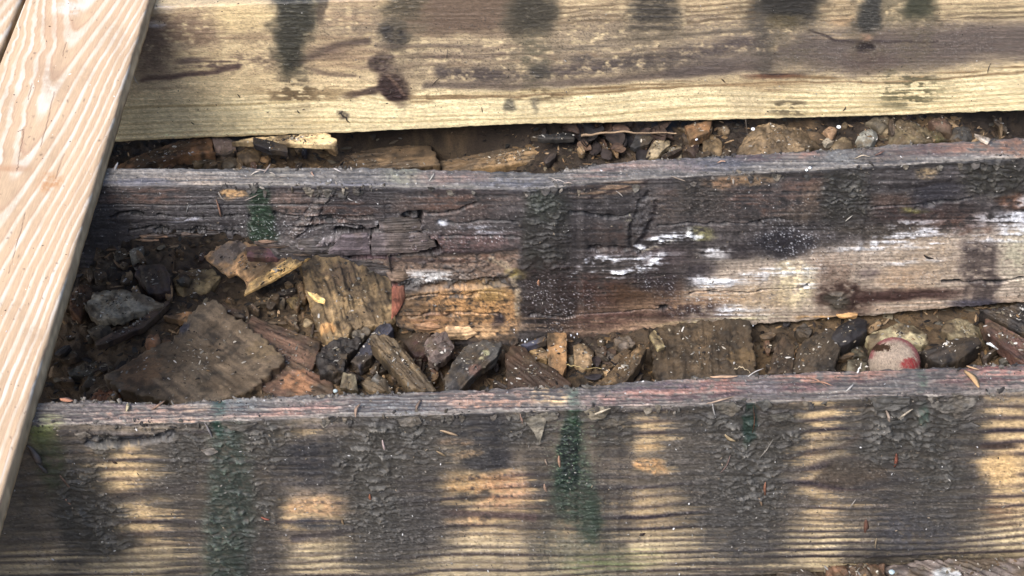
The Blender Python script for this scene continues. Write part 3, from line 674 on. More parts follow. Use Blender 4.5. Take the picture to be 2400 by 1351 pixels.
    # top edge
    t, m = 'top', p.top
    p.c[m] = rgb(128, 118, 106)
    p.c[m] *= (1 + 0.10 * p.n1[m] + 0.10 * p.n2[m] + 0.30 * p.st[m])[:, None]
    for a in ((330, 970, 130, 14, (176, 136, 110), .7), (400, 990, 120, 6, (190, 150, 116), .8), (470, 962, 60, 9, (180, 148, 112), .7), (640, 968, 130, 8, (196, 144, 116), .8), (750, 950, 90, 8, (184, 138, 118), .7), (1130, 935, 170, 16, (178, 138, 112), .8), (1160, 950, 90, 6, (212, 156, 116), .9), (1290, 928, 40, 18, (214, 178, 116), .9), (1480, 930, 110, 16, (182, 134, 112), .85), (1640, 915, 130, 16, (168, 118, 98), .85), (1700, 896, 90, 7, (196, 126, 96), .8), (1880, 890, 110, 12, (186, 128, 98), .8), (1840, 915, 90, 8, (160, 108, 96), .7), (2060, 880, 90, 12, (176, 124, 96), .8), (2330, 885, 110, 20, (176, 122, 102), .85), (2300, 862, 120, 6, (136, 84, 72), .8), (2200, 905, 100, 9, (140, 112, 96), .7), (300, 950, 90, 9, (112, 94, 92), .8), (1540, 908, 160, 6, (92, 78, 84), .7), (1560, 935, 160, 4, (86, 66, 66), .7), (1700, 925, 200, 4, (86, 62, 60), .7), (1950, 900, 200, 4, (92, 64, 60), .7), (2300, 895, 140, 4, (92, 60, 58), .7)):
        B(a[0], a[1], a[2], a[3] * 1.15, a[4], min(1, a[5] + .15), .6, 'k', -3, on=t)
    B(930, 955, 110, 26, (112, 112, 110), .9, .5, 'm', on=t); B(560, 955, 60, 20, (104, 112, 112), .8, .6, 'm', on=t); B(1790, 905, 50, 22, (120, 116, 114), .7, .6, 'm', on=t); B(2120, 895, 60, 22, (112, 108, 100), .7, .6, 'm', on=t); B(512, 950, 14, 30, (60, 86, 76), .8, .6, on=t); B(1343, 930, 14, 26, (92, 120, 98), .7, .6, 'm', on=t); B(2160, 890, 10, 30, (84, 104, 80), .7, .6, 'm', on=t); B(120, 985, 26, 16, (150, 150, 90), .7, .6, on=t)
    p.rings(rel * 1.0 + 5 * p.wy, 9.0, (76, 60, 56), .7, 1.6, on='top', h=-.0006)
    p.blob(1200, 920, 1300, 90, (204, 200, 192), .3, .4, 'd', on=t); p.h[m] += 0.0003 * p.n2[m] + 0.0008 * p.st[m] + 0.0004 * p.wx[m]

bot1 = [(-400, 362), (290, 331), (500, 322), (800, 311), (1200, 292), (1600, 283), (2000, 273), (2400, 259), (2800, 245)]
J1 = build_joist(None, Y1, 0.0, bot1, 0.004, 0.0006, 175, 101, paint1, 'pale sapwood joist with dark knots and drip stains, sound clean lower edge', gr=(.05, .10))
fr2 = [(-500, 458), (250, 434), (500, 432), (800, 434), (1000, 438), (1200, 442), (1300, 440), (1380, 428), (1500, 418), (1700, 408), (1900, 398), (2100, 386), (2400, 368), (2800, 350)]
bk2 = [(-500, 412), (270, 392), (500, 393), (800, 391), (1000, 396), (1200, 401), (1290, 404), (1340, 395), (1400, 383), (1500, 373), (1700, 364), (1900, 352), (2100, 338), (2250, 330), (2400, 320), (2800, 300)]
bot2 = [(-500, 690), (150, 655), (205, 640), (222, 600), (262, 594), (300, 575), (360, 560), (430, 557), (520, 553), (590, 560), (625, 575), (650, 598), (700, 603), (780, 600), (830, 608), (880, 628), (905, 640), (918, 656), (922, 755), (970, 764), (1036, 770), (1044, 796), (1150, 797), (1300, 785), (1500, 773), (1800, 752), (2000, 740), (2200, 728), (2400, 716), (2800, 692)]
jag2 = [.001, .003, .003, .005, .006, .007, .006, .006, .006, .007, .007, .006, .006, .006, .005, .005, .004, .003, .003, .005, .005, .004, .003, .0015, .001, .001, .001, .001, .001, .001]
J2 = build_joist(fr2, bk2, 0.0, bot2, 0.0045, jag2, 195, 202, paint2, 'dark joist rotted through at one end, split in layers, streaked with white fungus')
fr3 = [(-500, 1011), (100, 995), (300, 991), (500, 986), (800, 975), (1000, 971), (1200, 964), (1400, 956), (1600, 950), (1800, 941), (2000, 933), (2200, 926), (2400, 916), (2800, 900)]
bk3 = [(-500, 955), (100, 941), (200, 936), (300, 940), (390, 946), (500, 936), (700, 926), (900, 921), (1000, 915), (1200, 908), (1350, 905), (1500, 893), (1700, 880), (1900, 871), (2100, 864), (2400, 853), (2800, 838)]
bot3 = [(-500, 1440), (1000, 1385), (1600, 1360), (1880, 1340), (2100, 1332), (2400, 1318), (2800, 1300)]
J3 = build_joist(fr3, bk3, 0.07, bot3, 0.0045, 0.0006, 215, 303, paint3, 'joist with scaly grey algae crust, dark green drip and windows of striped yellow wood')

# ------------------------------------------------------------------ deck boards laid over the joists
DECK = {}
def deck_board(e0, e1, width, thick, t0, seed, label, n_s, n_t, dens):
    d = e1 - e0; d[2] = 0; d /= np.linalg.norm(d)
    a = np.array([d[1], -d[0], 0.0])
    if a[0] > 0: a = -a                      # across, from the right edge to the left
    s = np.concatenate([np.linspace(-0.30, -0.03, 30)[:-1], np.linspace(-0.03, dens, n_s), np.linspace(dens, dens + 0.30, 30)[1:]])
    r = 0.0035
    prof = [(0.0, 0.0), (0, .25), (0, .5), (0, .75), (0, 1 - r / thick)]
    T, Z = [p[0] for p in prof], [p[1] * thick for p in prof]
    for k in np.linspace(0, math.pi / 2, 6)[1:]:
        T.append(r - r * math.cos(k)); Z.append(thick - r + r * math.sin(k))
    for t in np.linspace(r, width - r, n_t)[1:]:
        T.append(t); Z.append(thick)
    for k in np.linspace(0, math.pi / 2, 5)[1:]:
        T.append(width - r + r * math.sin(k)); Z.append(thick - r + r * math.cos(k))
    T += [width, width, width * .5]; Z += [thick * .5, 0.0, 0.0]
    T, Z = np.array(T), np.array(Z)
    S2, T2 = np.meshgrid(s, T)
    Z2 = np.repeat(Z[:, None], len(s), 1)
    T2 = T2 + (0.0008 * fbm(S2 * 22, Z2 * 60, 3, seed) + 0.0009 * np.minimum(0, fbm(S2 * 70, Z2 * 30, 2, seed + 2) + .35) * -1) * (T2 < 0.004)
    org = np.array([e0[0], e0[1], H - 0.0004])
    P = org + S2[..., None] * d + T2[..., None] * a
    P[..., 2] += Z2
    px, py = project(P.reshape(-1, 3))
    S, Tt = S2.ravel(), T2.ravel()
    side = (Z2.ravel() < thick - r * 1.2) & (Tt < width * .5)
    p = Paint(px, py, rgb(216, 181, 138), None, seed)
    p.c *= (1 + 0.04 * fbm(S * 9, Tt * 30, 3, seed))[:, None]
    wob = 0.0022 * fbm(S * 14, Tt * 14, 3, seed + 3) + 0.0007 * fbm(S * 60, Tt * 90, 2, seed + 4)
    rho = np.sqrt((Tt - t0 + wob * 1.5 - 0.012 * np.sin(S * 4 + seed)) ** 2 + 0.016 ** 2)
    V = (rho + wob) / 0.0165 * (1 + 4.5 * np.maximum(rho - 0.055, 0)) + S * 7.5 + 0.35 * vnoise(S * 5, Tt * 0, seed)
    ph = V - np.floor(V)
    k = vnoise(np.floor(V) * 3.7, V * 0, seed + 9)
    wl = 0.30 + 0.20 * k + 0.10 * fbm(S * 8, Tt * 30, 2, seed + 21)
    pale = ss(0.0, 0.10, ph) * ss(wl + 0.22, wl - 0.02, ph)
    pale *= np.clip(0.85 + 0.35 * fbm(S * 20, Tt * 60, 2, seed + 8), 0, 1)
    p.c += (rgb(238, 228, 210) - p.c) * (pale * 0.76)[:, None]
    dk = ss(0.86, 0.99, ph)
    p.c += (rgb(196, 150, 118) - p.c) * (dk * 0.45)[:, None]
    p.c *= (1 + 0.025 * fbm(S * 12, Tt * 900, 2, seed + 12))[:, None]
    p.h += 0.00010 * pale
    p.c[side] = rgb(176, 150, 112) * (1 + 0.16 * fbm(S[side] * 12, Z2.ravel()[side] * 700, 3, seed)[:, None] + 0.1 * fbm(S[side] * 90, Z2.ravel()[side] * 90, 2, seed)[:, None])
    e = (Tt < 0.006) & ~side
    p.c[e] *= 0.93
    if seed == 11:                            # marks on the board in view
        p.blob(115, 430, 26, 18, (204, 140, 80), .7, .6, 'm'); p.blob(30, 395, 40, 9, (204, 150, 104), .6, .6); p.blob(160, 20, 34, 16, (228, 222, 210), .7, .5, 'm')
        p.blob(140, 70, 40, 30, (206, 160, 120), .35, .7); p.blob(110, 160, 40, 40, (206, 166, 130), .3, .7)
        for c_ in (((128, 215), (95, 345)), ((156, 100), (148, 132)), ((55, 310), (40, 400)), ((75, 195), (66, 235)), ((60, 500), (20, 640)), ((150, 360), (130, 420))):
            p.line(c_, .9, (128, 98, 76), .7, .7, '', None, -.0003, .2)
        for _ in range(26):
            x, y = rng.uniform(0, 330), rng.uniform(0, 1100)
            p.blob(x, y, rng.uniform(12, 50), rng.uniform(8, 30), (176, 146, 112), rng.uniform(.12, .35), .8, 'm', rng.uniform(60, 120))
        for _ in range(110):
            x, y = rng.uniform(0, 330), rng.uniform(0, 1100)
            p.blob(x, y, rng.uniform(1.5, 4), rng.uniform(1, 2.2), (120, 98, 80), rng.uniform(.2, .7), .6, '', rng.uniform(0, 180))
    tone = albedo(p.c, 1.0, 1.15, 1.12) * np.where(side, 0.80, 0.64)[:, None]
    P = P.reshape(-1, 3)
    up = (Z2.ravel() >= thick - 1e-6)
    P[:, 2] += np.where(up, p.h, 0)
    R, C = Z2.shape
    q = grid_quads(R, C, wrap=True)[:, ::-1]
    caps, t3 = [], []
    for ci in (0, C - 1):
        caps.append(P.reshape(R, C, 3)[:, ci].mean(0))
        kk = R * C + len(caps) - 1
        ring = np.arange(R) * C + ci; nx = np.roll(ring, -1)
        t3.append(np.stack([ring, nx, np.full(R, kk)] if ci == 0 else [nx, ring, np.full(R, kk)], -1))
    V_ = np.concatenate([P, caps]); tone = np.concatenate([tone, np.tile(lin(rgb(190, 150, 110)), (2, 1))])
    b = P.mean(0); b[2] = H
    o = link('deck_board', make_mesh('deck_board', V_ - b, q, np.concatenate(t3), tone), 'dry_planed_wood', None, tuple(b))
    tag(o, label, 'board')
    if seed == 11: DECK.update(o=o, b=b, P=P[up], px=px[up], py=py[up])
    return o, d, a

E0, E1 = on_z(366, 0, H), on_z(2, 1250, H)
LW = float(on_z(349, 0, H + .026)[0] - on_z(58, 0, H + .026)[0])
bo, dd, da = deck_board(E0.copy(), E1.copy(), LW, 0.026, LW * 0.56, 11, 'broad pale deck board with looping white grain laid across the joists', 560, 150, 1.25)
off = da * (LW + 0.007)
deck_board(E0 + off, E1 + off, LW, 0.026, LW * 0.3, 12, 'deck board beyond the narrow dark gap, only its grey edge showing', 160, 60, 1.25)

# ------------------------------------------------------------------ soil
def bump(x, y, cx, cy, rx, ry):
    return np.exp(-((x - cx) / rx) ** 2 - ((y - cy) / ry) ** 2)

PIT = on_z(1020, 345, 0.0); PIT2 = on_z(2420, 280, 0.0); PIT3 = on_z(130, 900, 0.0)

def soil(x, y):
    x, y = np.asarray(x, float), np.asarray(y, float)
    z = 0.010 * fbm(x * 7, y * 7, 3, 401) + 0.005 * fbm(x * 38, y * 38, 3, 402) - 0.004
    near = ss(2.5, 0.9, np.hypot(x, y - 0.1))
    z = z + near * 0.0035 * fbm(x * 150, y * 150, 2, 403)
    z = z - 0.11 * bump(x, y, PIT[0], PIT[1] + .02, 0.16, 0.08) - 0.05 * bump(x, y, PIT2[0] + .05, PIT2[1] + .03, 0.12, 0.08) - 0.03 * bump(x, y, PIT3[0], PIT3[1], 0.07, 0.12)
    z = z + 0.002
    for J, sup in ((J1, 1.0), (J2, ss(-0.02, 0.10, x)), (J3, 1.0)):   # soil banks added to meet each joist; the farthest also blocks light from behind
        yb = J.base[1] + (0.105 if J is J1 else 0.05) + (J.lean * -0.28)
        z = np.maximum(z, (J.base[2] + 0.012 + 0.006 * fbm(x * 20, y * 20, 2, 9)) * sup * ss(0.09, 0.03, np.abs(y - yb)) + z * (1 - sup * ss(0.09, 0.03, np.abs(y - yb))))
    return z

gx = np.concatenate([-np.geomspace(9, 0.82, 26), np.linspace(-0.80, 0.86, 440), np.geomspace(0.88, 9, 26)])
gy = np.concatenate([-np.geomspace(9, 0.52, 26), np.linspace(-0.50, 0.95, 350), np.geomspace(0.97, 9, 26)])
GX, GY = np.meshgrid(gx, gy)
GZ = soil(GX, GY)
n = fbm(GX * 26, GY * 26, 4, 411).ravel(); n2_ = fbm(GX * 120, GY * 120, 3, 412).ravel(); n3_ = fbm(GX * 9, GY * 9, 2, 413).ravel()
nm = ss(1.5, 0.8, np.hypot(GX, GY - .2)).ravel(); n, n2_, n3_ = n * nm, n2_ * nm, n3_ * nm
tone = rgb(84, 67, 45) * (1 + 0.28 * n + 0.25 * n2_)[:, None]
tone += (rgb(108, 82, 44) - tone) * (0.5 * ss(0.1, 0.7, n3_))[:, None]
tone += (rgb(46, 36, 28) - tone) * (0.7 * ss(0.15, 0.7, -n3_ + 0.4 * n))[:, None]
g = link('ground', make_mesh('ground', np.stack([GX, GY, GZ], -1).reshape(-1, 3), grid_quads(len(gy), len(gx))[:, ::-1], None, albedo(tone, 1.15)), 'damp_soil')
g['kind'] = 'structure'; g['label'] = 'damp brown soil under the joists'; g['category'] = 'soil'

# ------------------------------------------------------------------ broken wood, bark and stones
SEED = [1000]
KD = 1.15
TOPS = []

def piece(name, poly, col, label, cat, mat='split_rotten_wood', thick=0.02, lift=0.0, tilt=(0, 0), grain=0, kind='wood', amp=0.0012, ridge=0.010, group=None, col2=None, plane=None, parent=None, dome=0.15, k=KD, var=0.30, spots=None, res=3.2, z=None):
    SEED[0] += 7
    sd = SEED[0]
    P = np.array(poly, float)
    Q = np.roll(P, -1, 0)
    cr = P[:, 0] * Q[:, 1] - Q[:, 0] * P[:, 1]
    c = ((P + Q) * cr[:, None]).sum(0) / (3 * cr.sum())
    if plane is None:
        c0 = on_z(c[0], c[1], 0.02)
        for _ in range(4):
            zt = (soil(c0[0], c0[1]) + thick * (0.45 if kind == 'stone' else 0.58) + lift) if z is None else z
            c0 = on_z(c[0], c[1], float(zt))
        nrm = np.array([-tilt[0], -tilt[1], 1.0])
    else:
        c0, nrm = plane
        c0 = on_plane(c[0], c[1], nrm, np.asarray(nrm) @ c0)
    nrm = nrm / np.linalg.norm(nrm)
    # outline, resampled and roughened
    L = np.hypot(*(Q - P).T)
    per = L.sum()
    N = int(np.clip(per / res, 28, 200))
    t = np.linspace(0, per, N, endpoint=False)
    cum = np.concatenate([[0], np.cumsum(L)])
    PP = np.vstack([P, P[:1]])
    B = np.stack([np.interp(t, cum, PP[:, 0]), np.interp(t, cum, PP[:, 1])], -1)
    B = c + (B - c) * (1 + (0.045 if kind == 'wood' else 0.04) * fbm(t / 9, t * 0, 3, sd)[:, None])
    W = on_plane(B[:, 0], B[:, 1], nrm, nrm @ c0)
    R = (W - c0)
    gp = on_plane(c[0] + 10 * math.cos(math.radians(grain)), c[1] + 10 * math.sin(math.radians(grain)), nrm, nrm @ c0) - c0
    g = gp / np.linalg.norm(gp)
    a = np.cross(nrm, g)
    rad = np.linalg.norm(R, axis=1)
    rm = rad.mean()
    nr = max(6, int(N / 5))
    fs = np.concatenate([[1.0, 0.985], np.linspace(0.96, 0.06, nr)])
    top = c0 + fs[:, None, None] * R[None]
    u, w_ = (top - c0) @ g, (top - c0) @ a
    h = np.zeros(u.shape)
    if kind == 'wood':
        ph = w_ / ridge + 0.8 * fbm(w_ / ridge / 3, u * 8, 2, sd + 1)
        h += amp * (np.abs((ph % 1) * 2 - 1) - 0.5) * (0.7 + 0.5 * vnoise(np.floor(ph), u * 12, sd))
        h += amp * 0.9 * fbm(u * 30, w_ * 220, 3, sd + 2) + amp * 0.6 * fbm(u * 160, w_ * 160, 3, sd + 5)
        h += dome * thick * 0.5 * (1 - fs[:, None] ** 2)
    elif kind == 'bark':
        d_, dx_, dy_, r_ = voronoi(u / 0.016 + 0.3 * fbm(u * 60, w_ * 60, 2, sd), w_ / 0.007, sd)
        h += amp * 2.2 * (r_ - 0.5) + amp * ss(0.1, 0.6, d_) * -1.5 + amp * fbm(u * 160, w_ * 200, 3, sd)
    else:
        ux, wx = u / rm, w_ / rm
        for i in range(6):
            an = rng.uniform(0, 2 * math.pi)
            h -= thick * rng.uniform(0.35, 0.9) * np.maximum(0, ux * math.cos(an) + wx * math.sin(an) - rng.uniform(0.35, 0.8))
        h += amp * 2.2 * fbm(u * 70, w_ * 70, 4, sd) + amp * 0.7 * fbm(u * 300, w_ * 300, 2, sd + 1) + 0.3 * amp * np.floor(2 * fbm(u * 40, w_ * 90, 2, sd + 3))
        h += 0.45 * dome * thick * (1 - fs[:, None] ** 2)
    e = np.array([0.10, 0.03])[:, None] * thick
    h[:2] -= e * (1 + 0.6 * fbm(t / 6, t * 0, 2, sd + 4)[None])
    top = top + nrm * h[..., None]
    # sides
    sides = []
    down = nrm * 0.6 + np.array([0, 0, 1.0]) * 0.4 if plane is None else nrm
    out = R / (rad[:, None] + 1e-9)
    ns = 7
    for i in range(1, ns + 1):
        f = i / ns
        wob = fbm(t / 5 + 0 * f, t * 0 + f * (6 if kind != 'stone' else 3), 3, sd + 6)
        sides.append(top[0] - down * thick * f + out * (min(thick, rm) * 0.10 * wob[:, None] - thick * 0.10 * f))
    rings = np.concatenate([np.array(sides)[::-1], top], 0)
    nR = len(rings)
    V = rings.reshape(-1, 3)
    q = grid_quads(nR, N)
    wrap = np.stack([np.arange(nR - 1) * N + N - 1, np.arange(1, nR) * N + N - 1, np.arange(1, nR) * N, np.arange(nR - 1) * N], -1)
    q = np.concatenate([q, wrap])
    ctr, bot = len(V), len(V) + 1
    V = np.vstack([V, [rings[-1].mean(0)], [rings[0].mean(0)]])
    i0 = np.arange(N); i1 = (i0 + 1) % N
    tr = np.concatenate([np.stack([(nR - 1) * N + i0, np.full(N, ctr), (nR - 1) * N + i1], -1), np.stack([i1, np.full(N, bot), i0], -1)])
    ar = (np.roll(W, -1, 0) - W)
    if (np.cross(R, ar) @ nrm).sum() > 0:
        q, tr = q[:, ::-1], tr[:, ::-1]
    # colour
    u, w_ = (V - c0) @ g, (V - c0) @ a
    dp = (V - c0) @ nrm
    base = np.array(col, float) / 255
    if kind == 'wood':
        n_ = 0.8 * fbm(u * 9, (w_ + dp) / ridge * 1.2, 3, sd + 8) + 0.5 * fbm(u * 60, w_ * 60 + dp * 60, 3, sd + 9)
    elif kind == 'bark':
        n_ = 0.5 * fbm(u * 60, w_ * 140, 3, sd + 8) + 0.6 * fbm(u * 150, w_ * 150, 2, sd + 9)
    else:
        n_ = 0.6 * fbm(u * 45, w_ * 45 + dp * 200, 4, sd + 8) + 0.4 * fbm(u * 150, w_ * 150, 2, sd + 9)
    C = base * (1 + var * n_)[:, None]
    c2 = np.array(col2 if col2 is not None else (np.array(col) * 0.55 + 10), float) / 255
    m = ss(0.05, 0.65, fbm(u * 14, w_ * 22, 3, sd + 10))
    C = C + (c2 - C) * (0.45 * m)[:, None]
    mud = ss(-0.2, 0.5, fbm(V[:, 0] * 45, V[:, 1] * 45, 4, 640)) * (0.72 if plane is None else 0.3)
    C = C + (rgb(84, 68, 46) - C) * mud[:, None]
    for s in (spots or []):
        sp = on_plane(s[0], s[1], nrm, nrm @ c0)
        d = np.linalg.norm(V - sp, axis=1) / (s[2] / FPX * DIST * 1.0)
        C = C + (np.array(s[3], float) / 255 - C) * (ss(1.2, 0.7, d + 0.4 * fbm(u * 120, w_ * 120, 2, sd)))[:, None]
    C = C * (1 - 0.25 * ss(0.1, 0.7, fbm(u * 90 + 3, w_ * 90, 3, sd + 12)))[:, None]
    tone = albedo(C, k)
    if plane is None: TOPS.append(top[::2, ::2].reshape(-1, 3))
    b = V.mean(0); b[2] = V[:, 2].min()
    if parent is not None:
        off = np.array(parent.location)
        o = link(name, make_mesh(name, V - off, q, tr, tone), mat, parent)
        if label: o['label'] = label
        return o
    o = link(name, make_mesh(name, V - b, q, tr, tone), mat, None, tuple(b))
    tag(o, label, cat, group)
    return o

ST = dict(mat='rough_stone', kind='stone')
# --- rotten opening of the middle joist and the rubble below it
piece('slate_stone', [(196, 719), (218, 683), (251, 677), (291, 677), (339, 689), (376, 698), (373, 708), (327, 725), (276, 743), (224, 746), (206, 734)], (134, 124, 102), 'flat grey slate stone tapering to a point, propped above the dark stick', 'stone', k=1.35, thick=.014, lift=.020, tilt=(.1, .12), amp=.0012, dome=.05, col2=(112, 104, 84), **ST)
piece('bark_chunk', [(318, 643), (324, 622), (382, 619), (400, 643), (397, 680), (367, 690), (348, 689), (342, 673)], (78, 62, 56), 'squarish dark brown chunk of bark behind the pointed slate', 'bark', thick=.026, lift=.008, tilt=(0, .15), kind='wood', grain=75, amp=.0015)
piece('stone', [(262, 583), (292, 576), (302, 600), (270, 612)], (96, 86, 66), 'muddy brown stone under the ragged rotten edge of the joist', 'stone', thick=.014, **ST)
piece('stone', [(300, 578), (336, 573), (332, 598), (306, 606)], (118, 112, 96), 'small pale grey stone under the ragged rotten edge of the joist', 'stone', thick=.016, lift=.006, **ST)
piece('slate_stone', [(404, 640), (440, 625), (500, 630), (518, 652), (492, 678), (430, 690), (412, 676)], (128, 110, 72), 'ochre layered slate stone between bark chunk and curled flake', 'stone', thick=.014, lift=.004, tilt=(-.1, .1), amp=.002, **ST)
piece('slate_stone', [(411, 652), (432, 644), (449, 650), (440, 659), (420, 662)], (92, 90, 82), 'thin dark grey slate chip lying on the ochre slate', 'stone', thick=.007, lift=.020, **ST)
fl = piece('wood_flake', [(478, 602), (503, 584), (523, 569), (556, 563), (599, 574), (640, 600), (702, 606), (640, 645), (582, 684), (572, 655), (552, 642), (533, 648), (512, 632), (490, 612)], (168, 128, 78), 'curled flake of torn tan wood peeling away under the rotten joist edge', 'wood flake', k=1.7, thick=.005, lift=.045, tilt=(.12, .45), grain=-40, amp=.0022, ridge=.009, dome=1.2, col2=(112, 94, 74), spots=[(535, 595, 42, (112, 96, 80)), (560, 580, 30, (106, 90, 76))])
piece('torn_edge', [(573, 690), (582, 664), (650, 622), (692, 596), (730, 600), (700, 620), (640, 656)], (206, 164, 84), 'pale yellow torn edge', None, thick=.004, lift=.052, tilt=(.15, .1), grain=-33, amp=.001, parent=fl, col2=(190, 146, 76), var=.2, k=1.8)
piece('wood_chunk', [(577, 579), (600, 576), (634, 581), (656, 592), (650, 604), (600, 605), (578, 602)], (136, 92, 92), 'purplish red rotten wood chunk cracked in three on the curled flake', 'wood chunk', thick=.010, lift=.085, tilt=(.05, .3), grain=4, amp=.0012, col2=(86, 58, 58))
piece('slate_stone', [(577, 703), (600, 695), (640, 698), (668, 694), (666, 706), (610, 712), (590, 719)], (140, 122, 94), 'narrow tan slate sliver beneath the curled flake', 'stone', thick=.008, lift=.006, **ST)
piece('stone', [(668, 700), (688, 690), (714, 704), (706, 722), (690, 722)], (150, 124, 66), 'yellow ochre stone beside the ridged plank offcut', 'stone', thick=.014, **ST)
piece('stick', [(626, 688), (660, 680), (690, 674), (694, 682), (660, 692), (634, 697)], (66, 56, 48), 'short dark stick above the tan slate sliver', 'stick', thick=.008, lift=.010, grain=-10)
piece('stick', [(220, 803), (258, 782), (300, 766), (324, 757), (360, 726), (392, 703), (397, 710), (372, 734), (334, 770), (300, 782), (252, 802), (226, 811)], (86, 66, 50), 'long bent brown stick lying below the pointed slate', 'stick', thick=.010, lift=.014, grain=-32, amp=.0008)
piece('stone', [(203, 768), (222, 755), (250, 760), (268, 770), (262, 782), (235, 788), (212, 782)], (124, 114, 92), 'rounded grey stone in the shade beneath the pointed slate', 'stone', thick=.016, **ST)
piece('stone', [(199, 785), (214, 781), (220, 791), (204, 797)], (156, 146, 120), 'tiny pale stone beside the long bent stick', 'stone', thick=.010, **ST)
piece('wood_chunk', [(383, 740), (420, 732), (450, 730), (462, 745), (446, 757), (420, 748)], (172, 124, 70), 'small crumbly orange wood chunk above the big flat slab', 'wood chunk', thick=.010, lift=.012, kind='bark', grain=10)
piece('stone', [(338, 800), (346, 782), (370, 780), (378, 800), (362, 816), (344, 814)], (140, 96, 58), 'rusty orange stone embedded at the edge of the flat slab', 'stone', thick=.016, lift=.012, **ST)
piece('stone', [(378, 792), (392, 784), (402, 800), (396, 824), (380, 822)], (124, 88, 54), 'rusty brown stone touching the flat slab', 'stone', thick=.014, lift=.014, **ST)
piece('wood_slab', [(242, 883), (300, 848), (360, 812), (403, 798), (440, 745), (466, 709), (508, 706), (590, 770), (673, 837), (625, 880), (570, 925), (490, 940), (403, 945), (312, 920), (270, 905)], (108, 90, 66), 'big flat slab of wet mud-covered wood with a crumbling sawn end', 'wood slab', k=1.4, thick=.024, lift=.010, tilt=(.0, .06), grain=36, amp=.0012, ridge=.013, col2=(98, 86, 68), spots=[(330, 870, 60, (112, 84, 52)), (420, 770, 26, (66, 62, 66)), (620, 820, 40, (112, 92, 62))])
piece('wood_slab', [(508, 706), (603, 745), (691, 777), (752, 798), (746, 828), (731, 874), (784, 898), (779, 925), (640, 930), (600, 900), (640, 850), (600, 790)], (116, 86, 64), 'reddish brown wood slab showing from under the big muddy slab', 'wood slab', thick=.018, lift=-.004, grain=24, amp=.0014, col2=(70, 56, 50), spots=[(700, 900, 40, (160, 112, 70)), (740, 880, 26, (120, 84, 58))])
piece('bark_chunk', [(738, 832), (760, 806), (800, 790), (850, 792), (836, 812), (812, 834), (806, 868), (780, 878), (748, 868)], (52, 44, 38), 'blackened crumbly bark chunk beside the ridged plank offcut', 'bark', thick=.022, lift=.010, kind='bark', amp=.0026)
piece('stone', [(160, 668), (190, 655), (216, 664), (210, 700), (188, 742), (164, 730)], (128, 84, 46), 'rusty orange clod of earth at the shaded end of the slate', 'clod', thick=.026, amp=.003, **ST)
piece('stone', [(206, 928), (220, 908), (262, 905), (284, 920), (280, 940), (215, 944)], (146, 92, 50), 'rusty orange clod behind the crusty joist end', 'clod', thick=.02, lift=.004, amp=.003, **ST)
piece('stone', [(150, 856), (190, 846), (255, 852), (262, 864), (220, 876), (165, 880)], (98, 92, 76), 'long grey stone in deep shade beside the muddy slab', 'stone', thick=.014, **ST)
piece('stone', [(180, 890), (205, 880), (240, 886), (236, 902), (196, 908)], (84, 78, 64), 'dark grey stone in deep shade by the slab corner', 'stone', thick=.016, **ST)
piece('plank_offcut', [(700, 612), (745, 596), (820, 590), (905, 620), (940, 690), (935, 748), (890, 760), (826, 768), (802, 802), (757, 792), (736, 740)], (138, 112, 70), 'grooved tan plank offcut lying under the broken end of the joist', 'plank', k=1.4, thick=.022, lift=.014, tilt=(0, .03), grain=74, amp=.0034, ridge=.017, col2=(112, 92, 62), spots=[(770, 770, 26, (182, 134, 70)), (800, 640, 50, (112, 90, 62))])
piece('wood_splinter', [(721, 684), (741, 688), (764, 704), (761, 711), (738, 703)], (216, 176, 96), 'pale yellow splinter resting on the grooved plank offcut', 'splinter', thick=.004, lift=.038, grain=30, group=None)
piece('bark_chunk', [(820, 766), (850, 758), (870, 772), (852, 790), (826, 793)], (104, 94, 78), 'grey crumbly bark chip at the lower end of the grooved offcut', 'bark', thick=.012, lift=.014, kind='bark', amp=.002)
piece('stick', [(823, 846), (850, 810), (892, 752), (914, 757), (923, 772), (884, 815), (872, 836), (842, 858)], (82, 80, 90), 'slate-blue charred stick crossing beneath the grooved brown stick', 'stick', thick=.018, lift=.010, grain=-54, amp=.0014, col2=(52, 50, 56))
piece('stick', [(866, 784), (896, 780), (928, 796), (966, 838), (1024, 912), (1004, 916), (960, 912), (934, 880), (896, 834), (872, 807)], (106, 88, 60), 'thick grooved brown stick leaning towards the crusty joist', 'stick', thick=.022, lift=.040, tilt=(-.05, .1), grain=51, amp=.003, ridge=.011, col2=(60, 52, 42))
piece('bark_chunk', [(944, 798), (975, 776), (1012, 772), (1000, 828), (972, 836)], (76, 54, 48), 'dark red-brown bark piece behind the thick grooved stick', 'bark', thick=.016, lift=.016, grain=-40, amp=.0018)
piece('bark_chunk', [(993, 808), (1010, 780), (1046, 774), (1064, 808), (1056, 830), (1024, 853), (1004, 843)], (112, 94, 84), 'mauve-brown flaky bark piece under the splintered joist end', 'bark', thick=.014, lift=.030, tilt=(0, .2), kind='bark', amp=.0018, grain=-30)
piece('wood_slab', [(1040, 886), (1060, 851), (1088, 813), (1135, 797), (1178, 800), (1166, 837), (1130, 862), (1100, 890), (1076, 917), (1046, 917)], (82, 78, 72), 'charcoal grey slab spotted with pale lichen, leaning below the joist', 'wood slab', thick=.016, lift=.034, tilt=(-.1, .15), grain=-45, amp=.0016, col2=(62, 54, 50), spots=[(1083, 810, 7, (160, 150, 100)), (1140, 828, 9, (150, 145, 105)), (1128, 842, 6, (150, 140, 100)), (1110, 868, 20, (112, 84, 70))])
piece('wood_splinter', [(796, 908), (804, 874), (834, 878), (840, 918)], (124, 112, 84), 'upright grey splinter wedged behind the crusty joist', 'splinter', thick=.010, lift=.016, tilt=(0, .3), grain=85, amp=.002)
